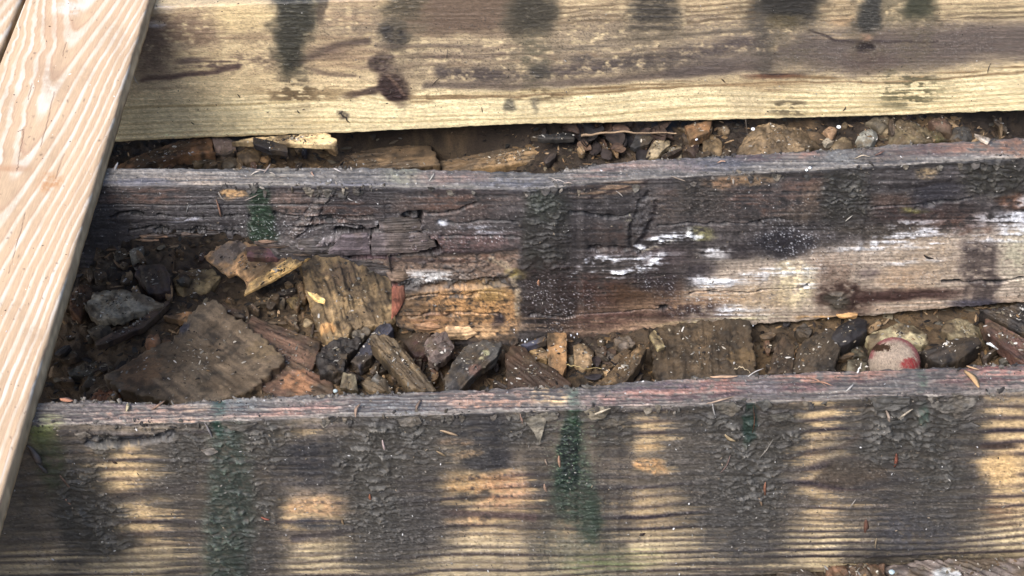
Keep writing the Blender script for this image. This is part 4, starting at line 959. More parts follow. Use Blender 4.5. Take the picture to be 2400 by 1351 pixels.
piece('wood_splinter', [(848, 900), (862, 882), (890, 896), (922, 912), (900, 918), (866, 914)], (140, 116, 80), 'short tan splinter near the foot of the thick stick', 'splinter', thick=.008, lift=.014, grain=20, amp=.002)
piece('slate_stone', [(870, 886), (882, 872), (906, 890), (920, 908), (900, 906)], (116, 112, 104), 'thin grey slate sliver near the foot of the thick stick', 'stone', thick=.007, lift=.022, **ST)
# --- narrow gap between the two nearer joists
piece('wood_slab', [(1184, 830), (1203, 806), (1228, 811), (1258, 846), (1298, 862), (1338, 898), (1310, 910), (1190, 912)], (82, 60, 42), 'broad dark brown wood wedge filling the gap behind the crusty joist', 'wood slab', thick=.018, lift=.016, grain=38, amp=.0010, col2=(60, 48, 38))
piece('wood_chunk', [(1226, 811), (1255, 806), (1282, 822), (1282, 846), (1258, 840)], (142, 114, 70), 'ochre layered wood chunk beside the upright brown stake', 'wood chunk', thick=.014, lift=.006, grain=25, amp=.002, col2=(150, 140, 110))
piece('stick', [(1220, 808), (1250, 796), (1278, 786), (1284, 796), (1234, 812)], (82, 82, 98), 'bluish charred stick just under the joist beside the brown stake', 'stick', thick=.010, lift=.020, grain=-20)
piece('wood_stake', [(1283, 780), (1328, 778), (1328, 856), (1318, 880), (1284, 854)], (138, 102, 58), 'smooth amber brown stake standing under the mouldy joist', 'stake', thick=.016, lift=.016, tilt=(0, .15), grain=89, amp=.0008, ridge=.02, col2=(116, 84, 48))
piece('stone', [(1343, 808), (1360, 802), (1380, 805), (1394, 818), (1388, 852), (1366, 860), (1346, 844)], (136, 110, 74), 'rounded tan stone beside the amber brown stake', 'stone', thick=.024, lift=.004, **ST)
piece('stone', [(1329, 836), (1346, 832), (1349, 848), (1333, 852)], (164, 148, 114), 'small cream stone wedged between stake and rounded tan stone', 'stone', thick=.012, lift=.004, **ST)
piece('bark_chunk', [(1438, 790), (1478, 785), (1490, 804), (1470, 818), (1442, 808)], (112, 98, 84), 'grey-brown bark bit under the mouldy joist by the diagonal stick', 'bark', thick=.012, lift=.014, kind='bark', amp=.0022)
piece('bark_chunk', [(1394, 820), (1412, 812), (1432, 822), (1450, 830), (1440, 842), (1404, 838)], (92, 82, 74), 'small flaky bark scrap next to the rounded tan stone', 'bark', thick=.010, lift=.008, kind='bark', amp=.002)
piece('stick', [(1390, 902), (1438, 864), (1495, 810), (1518, 808), (1500, 851), (1462, 900)], (108, 84, 50), 'split brown stick slanting up to the wide dark offcut', 'stick', thick=.018, lift=.024, grain=-42, amp=.0028, ridge=.012)
piece('plank_offcut', [(1522, 770), (1640, 752), (1754, 746), (1764, 800), (1774, 880), (1650, 892), (1536, 898), (1528, 830)], (82, 66, 44), 'wide dark plank offcut with a split corner beneath the mouldy joist', 'plank', thick=.022, lift=.016, tilt=(0, .05), grain=87, amp=.0022, ridge=.028, col2=(60, 54, 42), spots=[(1740, 840, 40, (104, 82, 48))])
piece('wood_splinter', [(1522, 786), (1533, 772), (1548, 790), (1559, 812), (1541, 819)], (168, 150, 98), 'pale straw-coloured wood chip on the wide dark offcut', 'splinter', thick=.005, lift=.042, grain=55)
piece('wood_chunk', [(1798, 876), (1815, 820), (1835, 785), (1862, 814), (1858, 876)], (74, 58, 40), 'pointed dark wood wedge beside the wide offcut', 'wood chunk', thick=.018, lift=.014, grain=-70, amp=.0018)
piece('wood_slab', [(1850, 872), (1880, 800), (1945, 768), (1978, 786), (1966, 830), (1956, 868), (1900, 874)], (70, 58, 42), 'large dark muddy wood piece leaning towards the black log', 'wood slab', thick=.02, lift=.016, tilt=(.05, .1), grain=-50, amp=.0016)
piece('stick', [(1946, 792), (1964, 764), (2014, 742), (2034, 752), (2032, 776), (1990, 806), (1972, 810)], (48, 43, 43), 'stubby black charred log end beside the tan flat stone', 'log', thick=.026, lift=.016, grain=-28, amp=.0014, col2=(34, 31, 32), dome=.6)
piece('bark_chunk', [(1862, 768), (1886, 756), (1906, 770), (1896, 790), (1874, 788)], (66, 58, 48), 'dark bark fragment under the mouldy joist beyond the pointed wedge', 'bark', thick=.012, lift=.012, kind='bark')
piece('flat_stone', [(2030, 782), (2050, 773), (2078, 771), (2102, 757), (2143, 750), (2172, 763), (2180, 797), (2164, 807), (2037, 805)], (160, 146, 106), 'pale tan flat stone behind the worn ball', 'stone', thick=.016, lift=.014, tilt=(0, .1), amp=.0012, dome=.05, col2=(140, 128, 96), **ST)
piece('stone', [(1984, 872), (1988, 840), (2010, 832), (2032, 845), (2032, 872)], (132, 124, 98), 'grey-green stone touching the worn ball', 'stone', thick=.018, lift=.004, **ST)
piece('stone', [(1975, 812), (2000, 800), (2030, 808), (2036, 832), (2000, 836), (1978, 830)], (82, 76, 58), 'dark olive stone between black log and worn ball', 'stone', thick=.016, lift=.002, **ST)
piece('stone', [(2206, 772), (2221, 732), (2251, 740), (2297, 768), (2317, 788), (2281, 793), (2232, 790)], (126, 112, 80), 'angular khaki stone close under the mouldy joist', 'stone', thick=.02, lift=.010, **ST)
piece('stick', [(2160, 826), (2224, 798), (2292, 789), (2302, 802), (2252, 842), (2210, 856), (2172, 840)], (64, 54, 44), 'dark rounded log piece beside the worn ball', 'log', thick=.026, lift=.012, grain=-18, dome=.6, amp=.0012)
piece('stick', [(2310, 744), (2345, 762), (2430, 812), (2430, 868), (2381, 842), (2304, 766)], (100, 68, 54), 'reddish brown stick sloping down beside the white plastic scrap', 'stick', thick=.018, lift=.022, grain=32, amp=.0018)
piece('stick', [(2296, 728), (2430, 704), (2430, 790), (2390, 778), (2340, 750)], (54, 46, 40), 'blackish split timber piece tucked under the mouldy joist', 'timber', thick=.02, lift=.010, grain=24, amp=.003)
piece('plastic_scrap', [(2311, 800), (2330, 803), (2343, 804), (2346, 818), (2336, 817), (2324, 809)], (224, 230, 238), 'torn scrap of white plastic lying on dark rubble', 'plastic', mat='small_bits', thick=.002, lift=.026, kind='stone', amp=.0003, k=.9, var=.05, col2=(214, 220, 232))
piece('slate_stone', [(2343, 836), (2370, 831), (2380, 846), (2348, 850)], (112, 106, 92), 'small grey slate chip by the reddish stick', 'stone', thick=.008, lift=.010, **ST)
# --- gap below the pale joist
piece('branch', [(262, 394), (300, 376), (340, 358), (379, 343), (431, 328), (492, 318), (504, 356), (464, 362), (431, 361), (379, 377), (327, 394)], (134, 94, 54), 'amber brown split branch running back under the pale joist', 'branch', thick=.02, lift=.012, grain=-19, amp=.0018, ridge=.012, col2=(92, 66, 42))
piece('stone', [(497, 326), (520, 316), (547, 322), (552, 342), (521, 357), (503, 346)], (124, 104, 90), 'pinkish grey stone at the end of the amber branch', 'stone', thick=.022, lift=.010, **ST)
piece('stone', [(551, 344), (586, 335), (613, 349), (608, 367), (575, 378), (557, 368)], (122, 98, 66), 'round muddy stone below the black wood chip', 'stone', thick=.024, lift=.004, **ST)
piece('wood_chip', [(593, 320), (634, 329), (673, 340), (676, 356), (634, 352), (594, 338)], (48, 43, 47), 'black charred wood chip lying on rubble under the pale joist', 'wood chip', thick=.010, lift=.040, grain=14, amp=.0012, col2=(36, 33, 36))
piece('board_strip', [(540, 334), (591, 322), (700, 316), (767, 312), (789, 328), (789, 341), (674, 337), (594, 334)], (204, 176, 120), 'pale clean board strip just below the bottom of the pale joist', 'board', thick=.008, lift=.048, grain=-4, amp=.0006, var=.12, col2=(190, 150, 96))
piece('stone', [(448, 374), (464, 365), (502, 358), (505, 372), (477, 383), (452, 386)], (120, 98, 62), 'small ochre stone in the shadow below the amber branch', 'stone', thick=.012, **ST)
piece('stone', [(505, 380), (530, 366), (556, 372), (560, 384), (530, 396)], (96, 90, 76), 'greenish grey stone between the branch and the round muddy stone', 'stone', thick=.012, **ST)
piece('plank_offcut', [(530, 396), (620, 380), (740, 358), (880, 342), (1010, 340), (1030, 386), (900, 396), (700, 402)], (112, 88, 56), 'long muddy plank half sunk in the dark hollow', 'plank', thick=.016, lift=-.002, grain=-6, amp=.0014, col2=(74, 62, 42))
piece('plank_offcut', [(1000, 384), (1090, 366), (1180, 350), (1283, 336), (1364, 330), (1362, 360), (1283, 372), (1180, 388), (1060, 402)], (132, 104, 64), 'tan split plank sloping out of the dark hollow', 'plank', thick=.016, lift=.004, tilt=(.12, 0), grain=-9, amp=.0018, col2=(92, 70, 42))
piece('stick', [(1244, 320), (1276, 314), (1345, 310), (1347, 326), (1280, 326)], (58, 54, 50), 'short blackened stick at the rim of the dark hollow', 'stick', thick=.008, lift=.022, grain=-2)
piece('wood_block', [(1604, 295), (1640, 286), (1668, 282), (1664, 310), (1617, 327)], (132, 94, 54), 'small split brown wood block beside the large earthy rock', 'wood block', thick=.018, lift=.018, grain=-12, amp=.0016)
piece('slate_stone', [(1509, 368), (1522, 344), (1538, 326), (1568, 311), (1570, 337), (1543, 363)], (146, 128, 94), 'pale leaf-shaped stone standing among dead leaves', 'stone', thick=.010, lift=.018, tilt=(.1, .3), **ST)
piece('stone', [(1561, 342), (1583, 331), (1598, 338), (1598, 360), (1573, 366)], (128, 114, 88), 'lumpy grey-tan stone beside the leaf-shaped stone', 'stone', thick=.018, lift=.004, amp=.0025, **ST)
piece('stone', [(1602, 350), (1608, 330), (1634, 326), (1640, 352), (1630, 364)], (58, 42, 42), 'dark maroon stone below the small wood block', 'stone', thick=.018, **ST)
piece('stone', [(1646, 320), (1668, 308), (1692, 330), (1693, 366), (1648, 364)], (116, 94, 60), 'upright ochre stone next to the large earthy rock', 'stone', thick=.018, lift=.006, **ST)
piece('wood_chip', [(1478, 342), (1490, 318), (1547, 310), (1522, 336), (1486, 348)], (62, 60, 60), 'dark grey wood chip under the thin twig', 'wood chip', thick=.008, lift=.012, grain=-25)
piece('rock', [(1718, 345), (1744, 316), (1787, 284), (1840, 278), (1888, 276), (1906, 300), (1924, 336), (1881, 350), (1817, 362), (1744, 358)], (122, 100, 68), 'large earthy brown rock in the gap below the pale joist', 'rock', thick=.04, lift=.004, amp=.0025, col2=(104, 88, 62), **ST)
piece('stone', [(1928, 308), (1948, 286), (1964, 303), (1948, 319)], (156, 122, 86), 'small orange-tan stone beside the large earthy rock', 'stone', thick=.016, lift=.006, **ST)
piece('stone', [(1920, 334), (1950, 318), (1956, 331), (1932, 340)], (160, 146, 122), 'small cream stone in front of the large earthy rock', 'stone', thick=.010, lift=.006, **ST)
piece('stone', [(2004, 330), (2024, 302), (2053, 289), (2058, 312), (2040, 342), (2009, 344)], (132, 130, 118), 'smooth blue-grey stone with a sharp ridge', 'stone', thick=.018, lift=.008, tilt=(.15, .1), **ST)
piece('stone', [(1942, 344), (1960, 326), (1988, 322), (2004, 342), (1975, 350)], (104, 88, 62), 'brown stone beside the smooth blue-grey stone', 'stone', thick=.014, **ST)
piece('rock', [(2080, 330), (2094, 278), (2155, 270), (2183, 297), (2188, 332), (2085, 338)], (106, 92, 64), 'olive brown rock in the gap near the end of the pale joist', 'rock', thick=.03, lift=.002, amp=.002, **ST)
piece('stone', [(2162, 334), (2184, 303), (2213, 304), (2228, 326)], (100, 92, 48), 'mossy olive stone in front of the olive brown rock', 'stone', thick=.018, lift=.002, **ST)
piece('stone', [(2176, 277), (2225, 272), (2236, 300), (2196, 299)], (102, 76, 60), 'reddish brown stone under the pale joist', 'stone', thick=.018, lift=.012, **ST)
piece('stone', [(2232, 302), (2270, 280), (2280, 320), (2225, 328)], (74, 70, 64), 'dark grey stone at the rim of the black hollow', 'stone', thick=.016, lift=.004, **ST)
piece('stone', [(2028, 282), (2060, 270), (2090, 268), (2093, 289), (2064, 299)], (110, 98, 76), 'grey-brown stone under the pale joist behind the blue-grey stone', 'stone', thick=.018, lift=.010, **ST)
piece('wood_splinter', [(2284, 314), (2300, 318), (2323, 326), (2316, 335), (2300, 328)], (196, 180, 158), 'beige wood chip perched on the top edge of the mouldy joist', 'splinter', thick=.004, z=H + .006, grain=20)
# --- below the nearest joist
piece('wood_chunk', [(1930, 1372), (1936, 1330), (2000, 1322), (2074, 1322), (2074, 1380)], (100, 70, 44), 'brown splintered wood chunk below the crusty joist', 'wood chunk', thick=.02, lift=.016, grain=60, amp=.003)
piece('wood_slab', [(2076, 1380), (2078, 1326), (2180, 1312), (2430, 1306), (2430, 1400)], (112, 98, 88), 'weathered grey wood slab with pale lichen below the crusty joist', 'wood slab', thick=.02, lift=.022, grain=22, amp=.0022, spots=[(2205, 1347, 22, (150, 150, 146)), (2240, 1350, 12, (146, 146, 144))])
piece('wood_chip', [(1810, 1378), (1820, 1345), (1890, 1336), (1920, 1352), (1900, 1380)], (84, 72, 60), 'ragged dark wood chip below the crusty joist', 'wood chip', thick=.012, lift=.010, grain=5, amp=.002)

# ------------------------------------------------------------------ worn ball
def ball():
    r = 0.0335
    cpos = on_z(2096, 850, r)
    for _ in range(3):
        cpos = on_z(2096, 850, float(soil(cpos[0], cpos[1])) + r * 0.97)
    nu, nv = 150, 90
    th = np.linspace(0.0005, math.pi - 0.0005, nv)[:, None]
    ph = np.linspace(0, 2 * math.pi, nu, endpoint=False)[None]
    D = np.stack([np.sin(th) * np.cos(ph), np.sin(th) * np.sin(ph), np.cos(th) + 0 * ph], -1).reshape(-1, 3)
    n_ = fbm(D[:, 0] * 9 + 3 * D[:, 2], D[:, 1] * 9, 4, 71)
    nf = fbm(D[:, 0] * 45 + 20 * D[:, 2], D[:, 1] * 45 - 20 * D[:, 2], 2, 72)
    # seam: the closed curve of a ball's two felt halves
    tt = np.linspace(0, 2 * math.pi, 240)
    al = math.radians(40)
    sc = np.stack([np.cos(tt) * 0.75 + 0.25 * np.cos(3 * tt), np.sin(tt) * 0.75 - 0.25 * np.sin(3 * tt), 0.866 * np.sin(2 * tt)], -1)
    sc /= np.linalg.norm(sc, axis=1)[:, None]
    V = D * r * (1 + 0.010 * n_ + 0.012 * nf)[:, None]
    px, py = project(V + cpos)
    C = rgb(176, 156, 134) * (1 + 0.10 * n_ + 0.10 * nf)[:, None]
    rr = np.hypot(px - 2096, (py - 850))
    front = (D @ (CAM - cpos)) > 0
    red = np.exp(-((rr - 57 - 3 * n_) / 5.5) ** 2) * (py < 842)       # faded dye left along the felt joint
    C += (rgb(172, 82, 84) - C) * np.clip(red * (0.75 + 0.5 * nf), 0, .8)[:, None]
    red2 = ss(1.25, 0.7, np.hypot((px - 2135) / 26, (py - 853) / 13) + 0.35 * n_)
    C += (rgb(178, 52, 52) - C) * np.clip(red2 * (0.8 + 0.6 * nf) * front, 0, .9)[:, None]
    mud = ss(1.2, 0.85, np.hypot((px - 2062) / 26, (py - 815) / 9) + 0.5 * n_ + .2 * nf)
    C += (rgb(82, 60, 42) - C) * np.clip(mud * front, 0, 1)[:, None]
    q = grid_quads(nv, nu)
    wr = np.stack([np.arange(nv - 1) * nu + nu - 1, np.arange(1, nv) * nu + nu - 1, np.arange(1, nv) * nu, np.arange(nv - 1) * nu], -1)
    base = cpos - np.array([0, 0, r])
    root = link('ball', None, None, None, tuple(base))
    tag(root, 'worn grey felt ball with faded red patches, half hidden behind the joist', 'ball')
    cov = link('felt_cover', make_mesh('felt_cover', V + cpos - base, np.concatenate([q, wr]), None, albedo(C, .8)), 'worn_felt', root)
    # felt nap: short curved fibres
    k = rng.choice(len(D), 1500, replace=False)
    Vs, T, tn = [], [], []
    for j, i in enumerate(k):
        if D[i, 2] < -0.5: continue
        p0 = V[i] + cpos - base
        tg = np.cross(D[i], rng.normal(size=3)); tg /= np.linalg.norm(tg)
        L_ = rng.uniform(.003, .007); wv = np.cross(D[i], tg) * 0.00013
        p1 = p0 + tg * L_ * .5 + D[i] * .0010; p2 = p0 + tg * L_ + D[i] * .0004
        b = len(Vs)
        Vs += [p0 - wv, p0 + wv, p1 - wv, p1 + wv, p2]
        T += [(b, b + 1, b + 3), (b, b + 3, b + 2), (b + 2, b + 3, b + 4)]
        cc = albedo(C[i:i + 1] * rng.uniform(.95, 1.15), .85)[0]
        tn += [cc] * 5
    nap = link('felt_nap', make_mesh('felt_nap', np.array(Vs), None, np.array(T), np.array(tn)), 'worn_felt', cov)
    nap['kind'] = 'stuff'
ball()

# ------------------------------------------------------------------ small loose things
def blade(P, nrm, width, col, n=7, curve=0.15, taper=1.0, thick=0.0006, k=1.0):
    """curved sliver between two points, lens-shaped section; returns verts, faces, tones"""
    a, b = P
    ax = b - a; L = np.linalg.norm(ax); ax = ax / L
    sd = np.cross(nrm, ax); sd /= np.linalg.norm(sd)
    t = np.linspace(0, 1, n)
    prof = np.sin(np.pi * (0.06 + 0.88 * t)) ** taper * width / 2
    mid = a + t[:, None] * (b - a) + sd * (curve * L * np.sin(np.pi * t))[:, None] * 0.5 + nrm * (abs(curve) * 0.5 * L * np.sin(np.pi * t) ** 2)[:, None]
    R_ = []
    for s, d in ((-1, 0.15), (0, 1), (1, 0.15), (0, -0.6)):
        R_.append(mid + sd * (s * prof)[:, None] + nrm * (d * thick * (0.4 + prof / (width / 2 + 1e-9) * .6))[:, None])
    R_ = np.array(R_)
    V = R_.transpose(1, 0, 2).reshape(-1, 3)
    q = []
    for i in range(n - 1):
        for j in range(4):
            q.append((i * 4 + j, i * 4 + (j + 1) % 4, (i + 1) * 4 + (j + 1) % 4, (i + 1) * 4 + j))
    q.append((3, 2, 1, 0)); m = (n - 1) * 4; q.append((m, m + 1, m + 2, m + 3))
    c = np.array(col, float) / 255 * (1 + 0.18 * vnoise(np.repeat(t * 5, 4), np.tile([0., 1, 2, 3], n), int(rng.integers(999))))[:, None]
    c = c * .68 + c.mean(1, keepdims=True) * .20
    return V, np.array(q), albedo(c, k * .8)

def sliver(name, J, x, y, Lpx, ang, wpx, col, label, cat, group, curve=.12, taper=.8, lift=.0006, pitch=.0):
    p, nr = surf(J, x, y)
    s = Lpx / FPX * DIST / 2
    if abs(nr[2]) > .5:
        ea, eb = np.array([1.0, 0, 0]), np.array([0, -1.0 / 0.66, 0])
    else:
        ea, eb = np.array([1.0, 0, 0]), np.array([0, 0, -1.0 / 0.75])
    t = math.radians(ang)
    d = (ea * math.cos(t) + eb * math.sin(t)) * s
    p = p + nr * lift
    V, q, c = blade((p - d, p + d + nr * pitch), nr, wpx / FPX * DIST, col, 8, curve, taper, .0007)
    o = link(name, make_mesh(name, V - p, q, None, c), 'small_bits', None, tuple(p))
    tag(o, label, cat, group)
    return o

def hue(c):
    r_, g_, b_ = [float(v_) for v_ in c]
    y = (r_ + g_ + b_) / 3
    if r_ - b_ < 16: return 'pale grey' if y > 140 else ('slate-grey' if y > 62 else 'blackish')
    if r_ > 1.75 * g_ * .93 and r_ > 130: return 'rusty red'
    if y > 150: return 'straw-coloured'
    if y > 105: return 'tan'
    return 'brown' if y > 66 else 'dark brown'
MARK3 = [((1340, 1070), 'beside the dark green drip'), ((740, 1085), 'near the blackened patch'), ((1110, 1130), 'near the orange window of bare wood'), ((520, 1150), 'by the greenish crust band'), ((280, 1120), 'by the striped window near the deck'), ((1755, 1000), 'by the small green drip'), ((1760, 1150), 'on the wide dark drip band'), ((1935, 1060), 'by the bowed striped window'), ((2150, 1060), 'below the peeling crust flaps'), ((1520, 1060), 'by the narrow orange window'), ((930, 1050), 'on the wrinkled crust patch')]
def near(x, y, M_):
    return min(M_, key=lambda m_: (m_[0][0] - x) ** 2 + (m_[0][1] - y) ** 2)[1]
def size(L_): return 'long' if L_ > 36 else ('short' if L_ < 22 else 'thin')
G3, L3 = 'splinters stuck to the crusty joist', 'thin wood splinter stuck to the algae-crusted joist'
for a in ((370, 952, 30, -35, 7, (186, 134, 92)), (490, 1008, 38, 75, 5, (160, 150, 148)), (1052, 1013, 40, 20, 9, (208, 166, 112)), (1034, 1062, 24, 35, 7, (186, 150, 96)), (1222, 982, 24, 80, 6, (190, 140, 112)), (1310, 1082, 30, 86, 7, (196, 140, 100)), (1281, 1082, 16, 72, 5, (180, 150, 120)), (1278, 1143, 22, 76, 7, (196, 150, 112)),
          (1690, 938, 66, -12, 6, (200, 160, 120)), (1676, 964, 36, 72, 4, (186, 178, 168)), (1712, 1024, 30, 34, 9, (208, 172, 108)), (1698, 1088, 52, -64, 3, (160, 120, 104)), (1792, 1142, 34, 85, 7, (178, 104, 62)), (1781, 1176, 24, 66, 6, (176, 136, 92)), (2099, 1077, 34, 88, 9, (158, 76, 44)), (2028, 1236, 40, 84, 12, (140, 84, 56)), (2052, 1272, 28, 88, 4, (178, 150, 104)), (900, 1042, 26, 84, 6, (196, 166, 156)), (155, 1128, 40, 66, 7, (150, 112, 88)), (161, 1176, 22, 62, 6, (196, 142, 108)),
          (621, 1213, 20, 25, 7, (204, 96, 62)), (268, 1083, 12, 30, 7, (88, 58, 40)), (1763, 985, 70, 88, 3, (116, 70, 40)), (1795, 1045, 50, -60, 4, (150, 140, 124)), (1996, 1180, 26, -62, 3, (170, 160, 146)), (1506, 1252, 14, -30, 10, (66, 44, 38)), (870, 1163, 18, 84, 6, (176, 92, 44)), (803, 1222, 16, 80, 6, (160, 124, 76)), (2080, 975, 34, 70, 8, (200, 170, 140)), (2120, 965, 36, -40, 7, (178, 160, 130))):
    sliver('wood_splinter', J3, *a, '%s %s splinter on the crusty joist, %s' % (size(a[2]), hue(a[5]), near(a[0], a[1], MARK3)), 'splinter', G3, curve=rng.uniform(-.15, .15))
Gt, Lt = 'wood chips on the upper edge of the crusty joist', 'orange-tan wood chip lying on the narrow top edge of the crusty joist'
for a in ((158, 938, 34, 16, 14, (214, 128, 76)), (2275, 893, 44, 66, 16, (232, 172, 90)), (1696, 886, 60, 4, 10, (228, 172, 116)), (1925, 903, 46, 16, 5, (196, 130, 84)), (1912, 896, 50, 30, 4, (190, 130, 90)), (298, 958, 22, 84, 9, (206, 180, 120)), (1990, 914, 24, -30, 5, (200, 190, 176)), (2280, 866, 26, 30, 7, (206, 150, 90)), (1775, 868, 44, -20, 3, (206, 196, 182)), (980, 955, 22, -60, 7, (150, 116, 88)), (840, 967, 26, -70, 8, (170, 130, 96)), (1410, 962, 44, -28, 9, (196, 176, 140))):
    sliver('wood_chip', J3, *a, '%s %s chip on the crusty joist top %s' % (size(a[2]), hue(a[5]), near(a[0], a[1], [((1343, 930), 'above the dark green drip'), ((2096, 850), 'in front of the worn ball'), ((2300, 880), 'before the dark log piece'), ((1650, 880), 'before the wide dark offcut'), ((200, 940), 'next to the deck board'), ((920, 930), 'before the thick grooved stick')])), 'wood chip', Gt, curve=rng.uniform(-.2, .2), pitch=.003)
G2, L2 = 'splinters stuck to the rotten joist', 'thin splinter stuck to the dark face of the rotten joist'
for a in ((513, 488, 44, 84, 6, (170, 116, 84)), (1263, 664, 16, 86, 8, (212, 138, 84)), (440, 490, 26, -62, 3, (150, 146, 142)), (820, 468, 16, 30, 4, (190, 180, 170)), (1990, 512, 22, -40, 4, (190, 180, 160)), (2175, 602, 30, 20, 7, (70, 52, 44)), (590, 462, 40, -20, 4, (170, 150, 130)), (520, 460, 24, 60, 5, (196, 180, 160)), (1590, 418, 40, 20, 4, (176, 150, 120))):
    sliver('wood_splinter', J2, *a, '%s %s splinter on the rotten joist face %s' % (size(a[2]), hue(a[5]), near(a[0], a[1], [((610, 500), 'by the green algae patch'), ((1270, 560), 'on the dark crust band'), ((2100, 550), 'among the white fungus streaks'), ((900, 500), 'by the layered split'), ((1500, 510), 'by the long knot')])), 'splinter', G2, curve=rng.uniform(-.15, .15))
Ge, Le = 'dry shreds on the upper edge of the rotten joist', 'dry pale wood shred lying on the narrow top edge of the rotten joist'
for a in ((612, 404, 34, 20, 5, (190, 166, 146)), (626, 398, 26, -50, 5, (176, 150, 130)), (600, 410, 24, -10, 6, (206, 186, 160)), (640, 412, 22, 40, 4, (196, 176, 150)), (660, 420, 26, 10, 4, (150, 130, 110)), (1310, 430, 40, 24, 4, (206, 186, 166)), (1296, 424, 30, 40, 4, (190, 170, 150)), (1330, 432, 24, 12, 5, (176, 150, 126)), (1010, 418, 22, -50, 4, (190, 180, 160)), (1450, 452, 20, 30, 4, (186, 170, 150)), (272, 390, 20, -70, 8, (170, 164, 156)), (790, 402, 26, 42, 6, (206, 190, 176)), (735, 412, 22, 70, 6, (206, 150, 110)), (1690, 385, 22, 8, 8, (206, 150, 110)), (2020, 372, 40, 4, 6, (196, 170, 130)), (2060, 362, 26, -12, 7, (150, 100, 76))):
    sliver('wood_shred', J2, *a, '%s %s shred on the rotten joist top %s' % (size(a[2]), hue(a[5]), near(a[0], a[1], [((620, 405), 'above the green algae patch'), ((1310, 428), 'above the dark crust band'), ((270, 390), 'next to the deck board'), ((900, 405), 'in front of the dark hollow'), ((2000, 365), 'in front of the olive brown rock'), ((1650, 380), 'in front of the small wood block')])), 'wood shred', Ge, curve=rng.uniform(-.3, .3), pitch=.004)
G1, L1 = 'specks of bark on the pale joist', 'small dark bark shred stuck to the pale joist'
for a in ((806, 270, 30, 40, 5, (92, 78, 70)), (816, 280, 22, 60, 4, (86, 70, 60)), (798, 264, 18, -30, 4, (110, 96, 84)), (1022, 192, 34, -40, 3, (110, 90, 76)), (1046, 128, 34, -75, 2, (130, 116, 100)), (1980, 255, 14, -60, 5, (96, 78, 60)), (1694, 188, 18, 40, 4, (100, 66, 46)), (2320, 160, 30, -82, 3, (110, 96, 80)), (1130, 258, 16, 84, 3, (120, 104, 80)), (560, 225, 12, 60, 4, (110, 90, 70)), (700, 262, 12, 50, 4, (100, 86, 70)), (452, 288, 12, 40, 4, (96, 84, 70)), (320, 185, 34, 75, 2, (206, 200, 190))):
    sliver('bark_shred', J1, *a, '%s %s shred on the pale joist %s' % (size(a[2]), hue(a[5]), near(a[0], a[1], [((910, 200), 'near the big double knot'), ((690, 200), 'below the scaly dark drip'), ((380, 200), 'next to the deck board'), ((1240, 200), 'below the wide dark band'), ((1800, 200), 'below the blackest band'), ((2200, 180), 'on the greenish stained grain')])), 'bark shred', G1, curve=rng.uniform(-.3, .3))
# dry leaf scraps caught on the edge of the pale deck board
for (x, y, L_, an, wd, col) in ((74, 1068, 50, 78, 18, (128, 114, 108)), (94, 1098, 34, 60, 12, (116, 104, 94))):
    p, nr = surf(J3, x + 4, y)
    s = L_ / FPX * DIST / 2; t = math.radians(an)
    d = np.array([math.cos(t), 0, -math.sin(t) / .75]) * s
    V, q, c = blade((p - d, p + d), nr, wd / FPX * DIST, col, 9, .35, .7, .0012)
    tag(link('leaf_scrap', make_mesh('leaf_scrap', V - p, q, None, c), 'small_bits', None, tuple(p)), 'shrivelled grey leaf scrap hanging by the deck board edge', 'leaf', 'leaf scraps by the deck board')

# ------------------------------------------------------------------ parts of the joists: peeling crust, fungus, splintered ends
def flake(J, poly, col, out=.004, lean=.25, thick=.0018, name='crust_flake', grain=0, kind='bark', ridge=.006):
    col = tuple(col)
    c = np.mean(poly, 0)
    p, nr = surf(J, c[0], c[1])
    n_ = np.array([0, -1.0, lean])
    piece(name, poly, col, None, None, thick=thick, plane=(p + np.array([0, -out, 0]), n_), parent=J.root, kind=kind, amp=.0007, dome=.9, k=1.0, res=2.4, grain=grain, ridge=ridge)
gy_ = (128, 118, 100)
for po, cc in (([(1218, 972), (1245, 978), (1286, 966), (1278, 996), (1264, 1044), (1252, 1016), (1232, 992)], (140, 130, 110)), ([(1268, 975), (1300, 968), (1310, 982), (1285, 990)], gy_), ([(1368, 966), (1400, 954), (1432, 962), (1416, 982), (1385, 986)], (150, 138, 112)), ([(1400, 990), (1440, 984), (1470, 990), (1440, 1002), (1412, 1008)], gy_),
               ([(2040, 938), (2070, 930), (2135, 932), (2132, 952), (2092, 964), (2052, 962)], (116, 110, 100)), ([(2172, 930), (2240, 936), (2296, 928), (2284, 952), (2252, 968), (2214, 972), (2190, 960)], (126, 118, 106)), ([(2232, 968), (2262, 955), (2290, 962), (2268, 980), (2240, 985)], (112, 104, 94)), ([(1674, 948), (1720, 944), (1738, 960), (1716, 978), (1690, 970)], gy_), ([(1772, 945), (1800, 938), (1812, 952), (1790, 966)], (110, 106, 96)),
               ([(520, 992), (566, 998), (602, 993), (570, 1014), (540, 1010)], (112, 106, 96)), ([(930, 985), (980, 978), (990, 992), (960, 1004), (940, 1000)], (122, 112, 98)), ([(1800, 975), (1850, 968), (1862, 982), (1826, 990)], (104, 104, 98)), ([(1810, 1040), (1850, 1030), (1856, 1046), (1824, 1054)], (108, 108, 108)), ([(2225, 1000), (2276, 992), (2300, 1000), (2262, 1010)], (104, 98, 90)), ([(2060, 985), (2100, 980), (2120, 992), (2080, 1000)], (96, 92, 84)), ([(470, 1058), (500, 1052), (512, 1062), (488, 1070)], (150, 140, 128)), ([(172, 1020), (200, 1012), (214, 1022), (190, 1030)], (140, 128, 112))):
    flake(J3, po, np.array(cc) * .80)
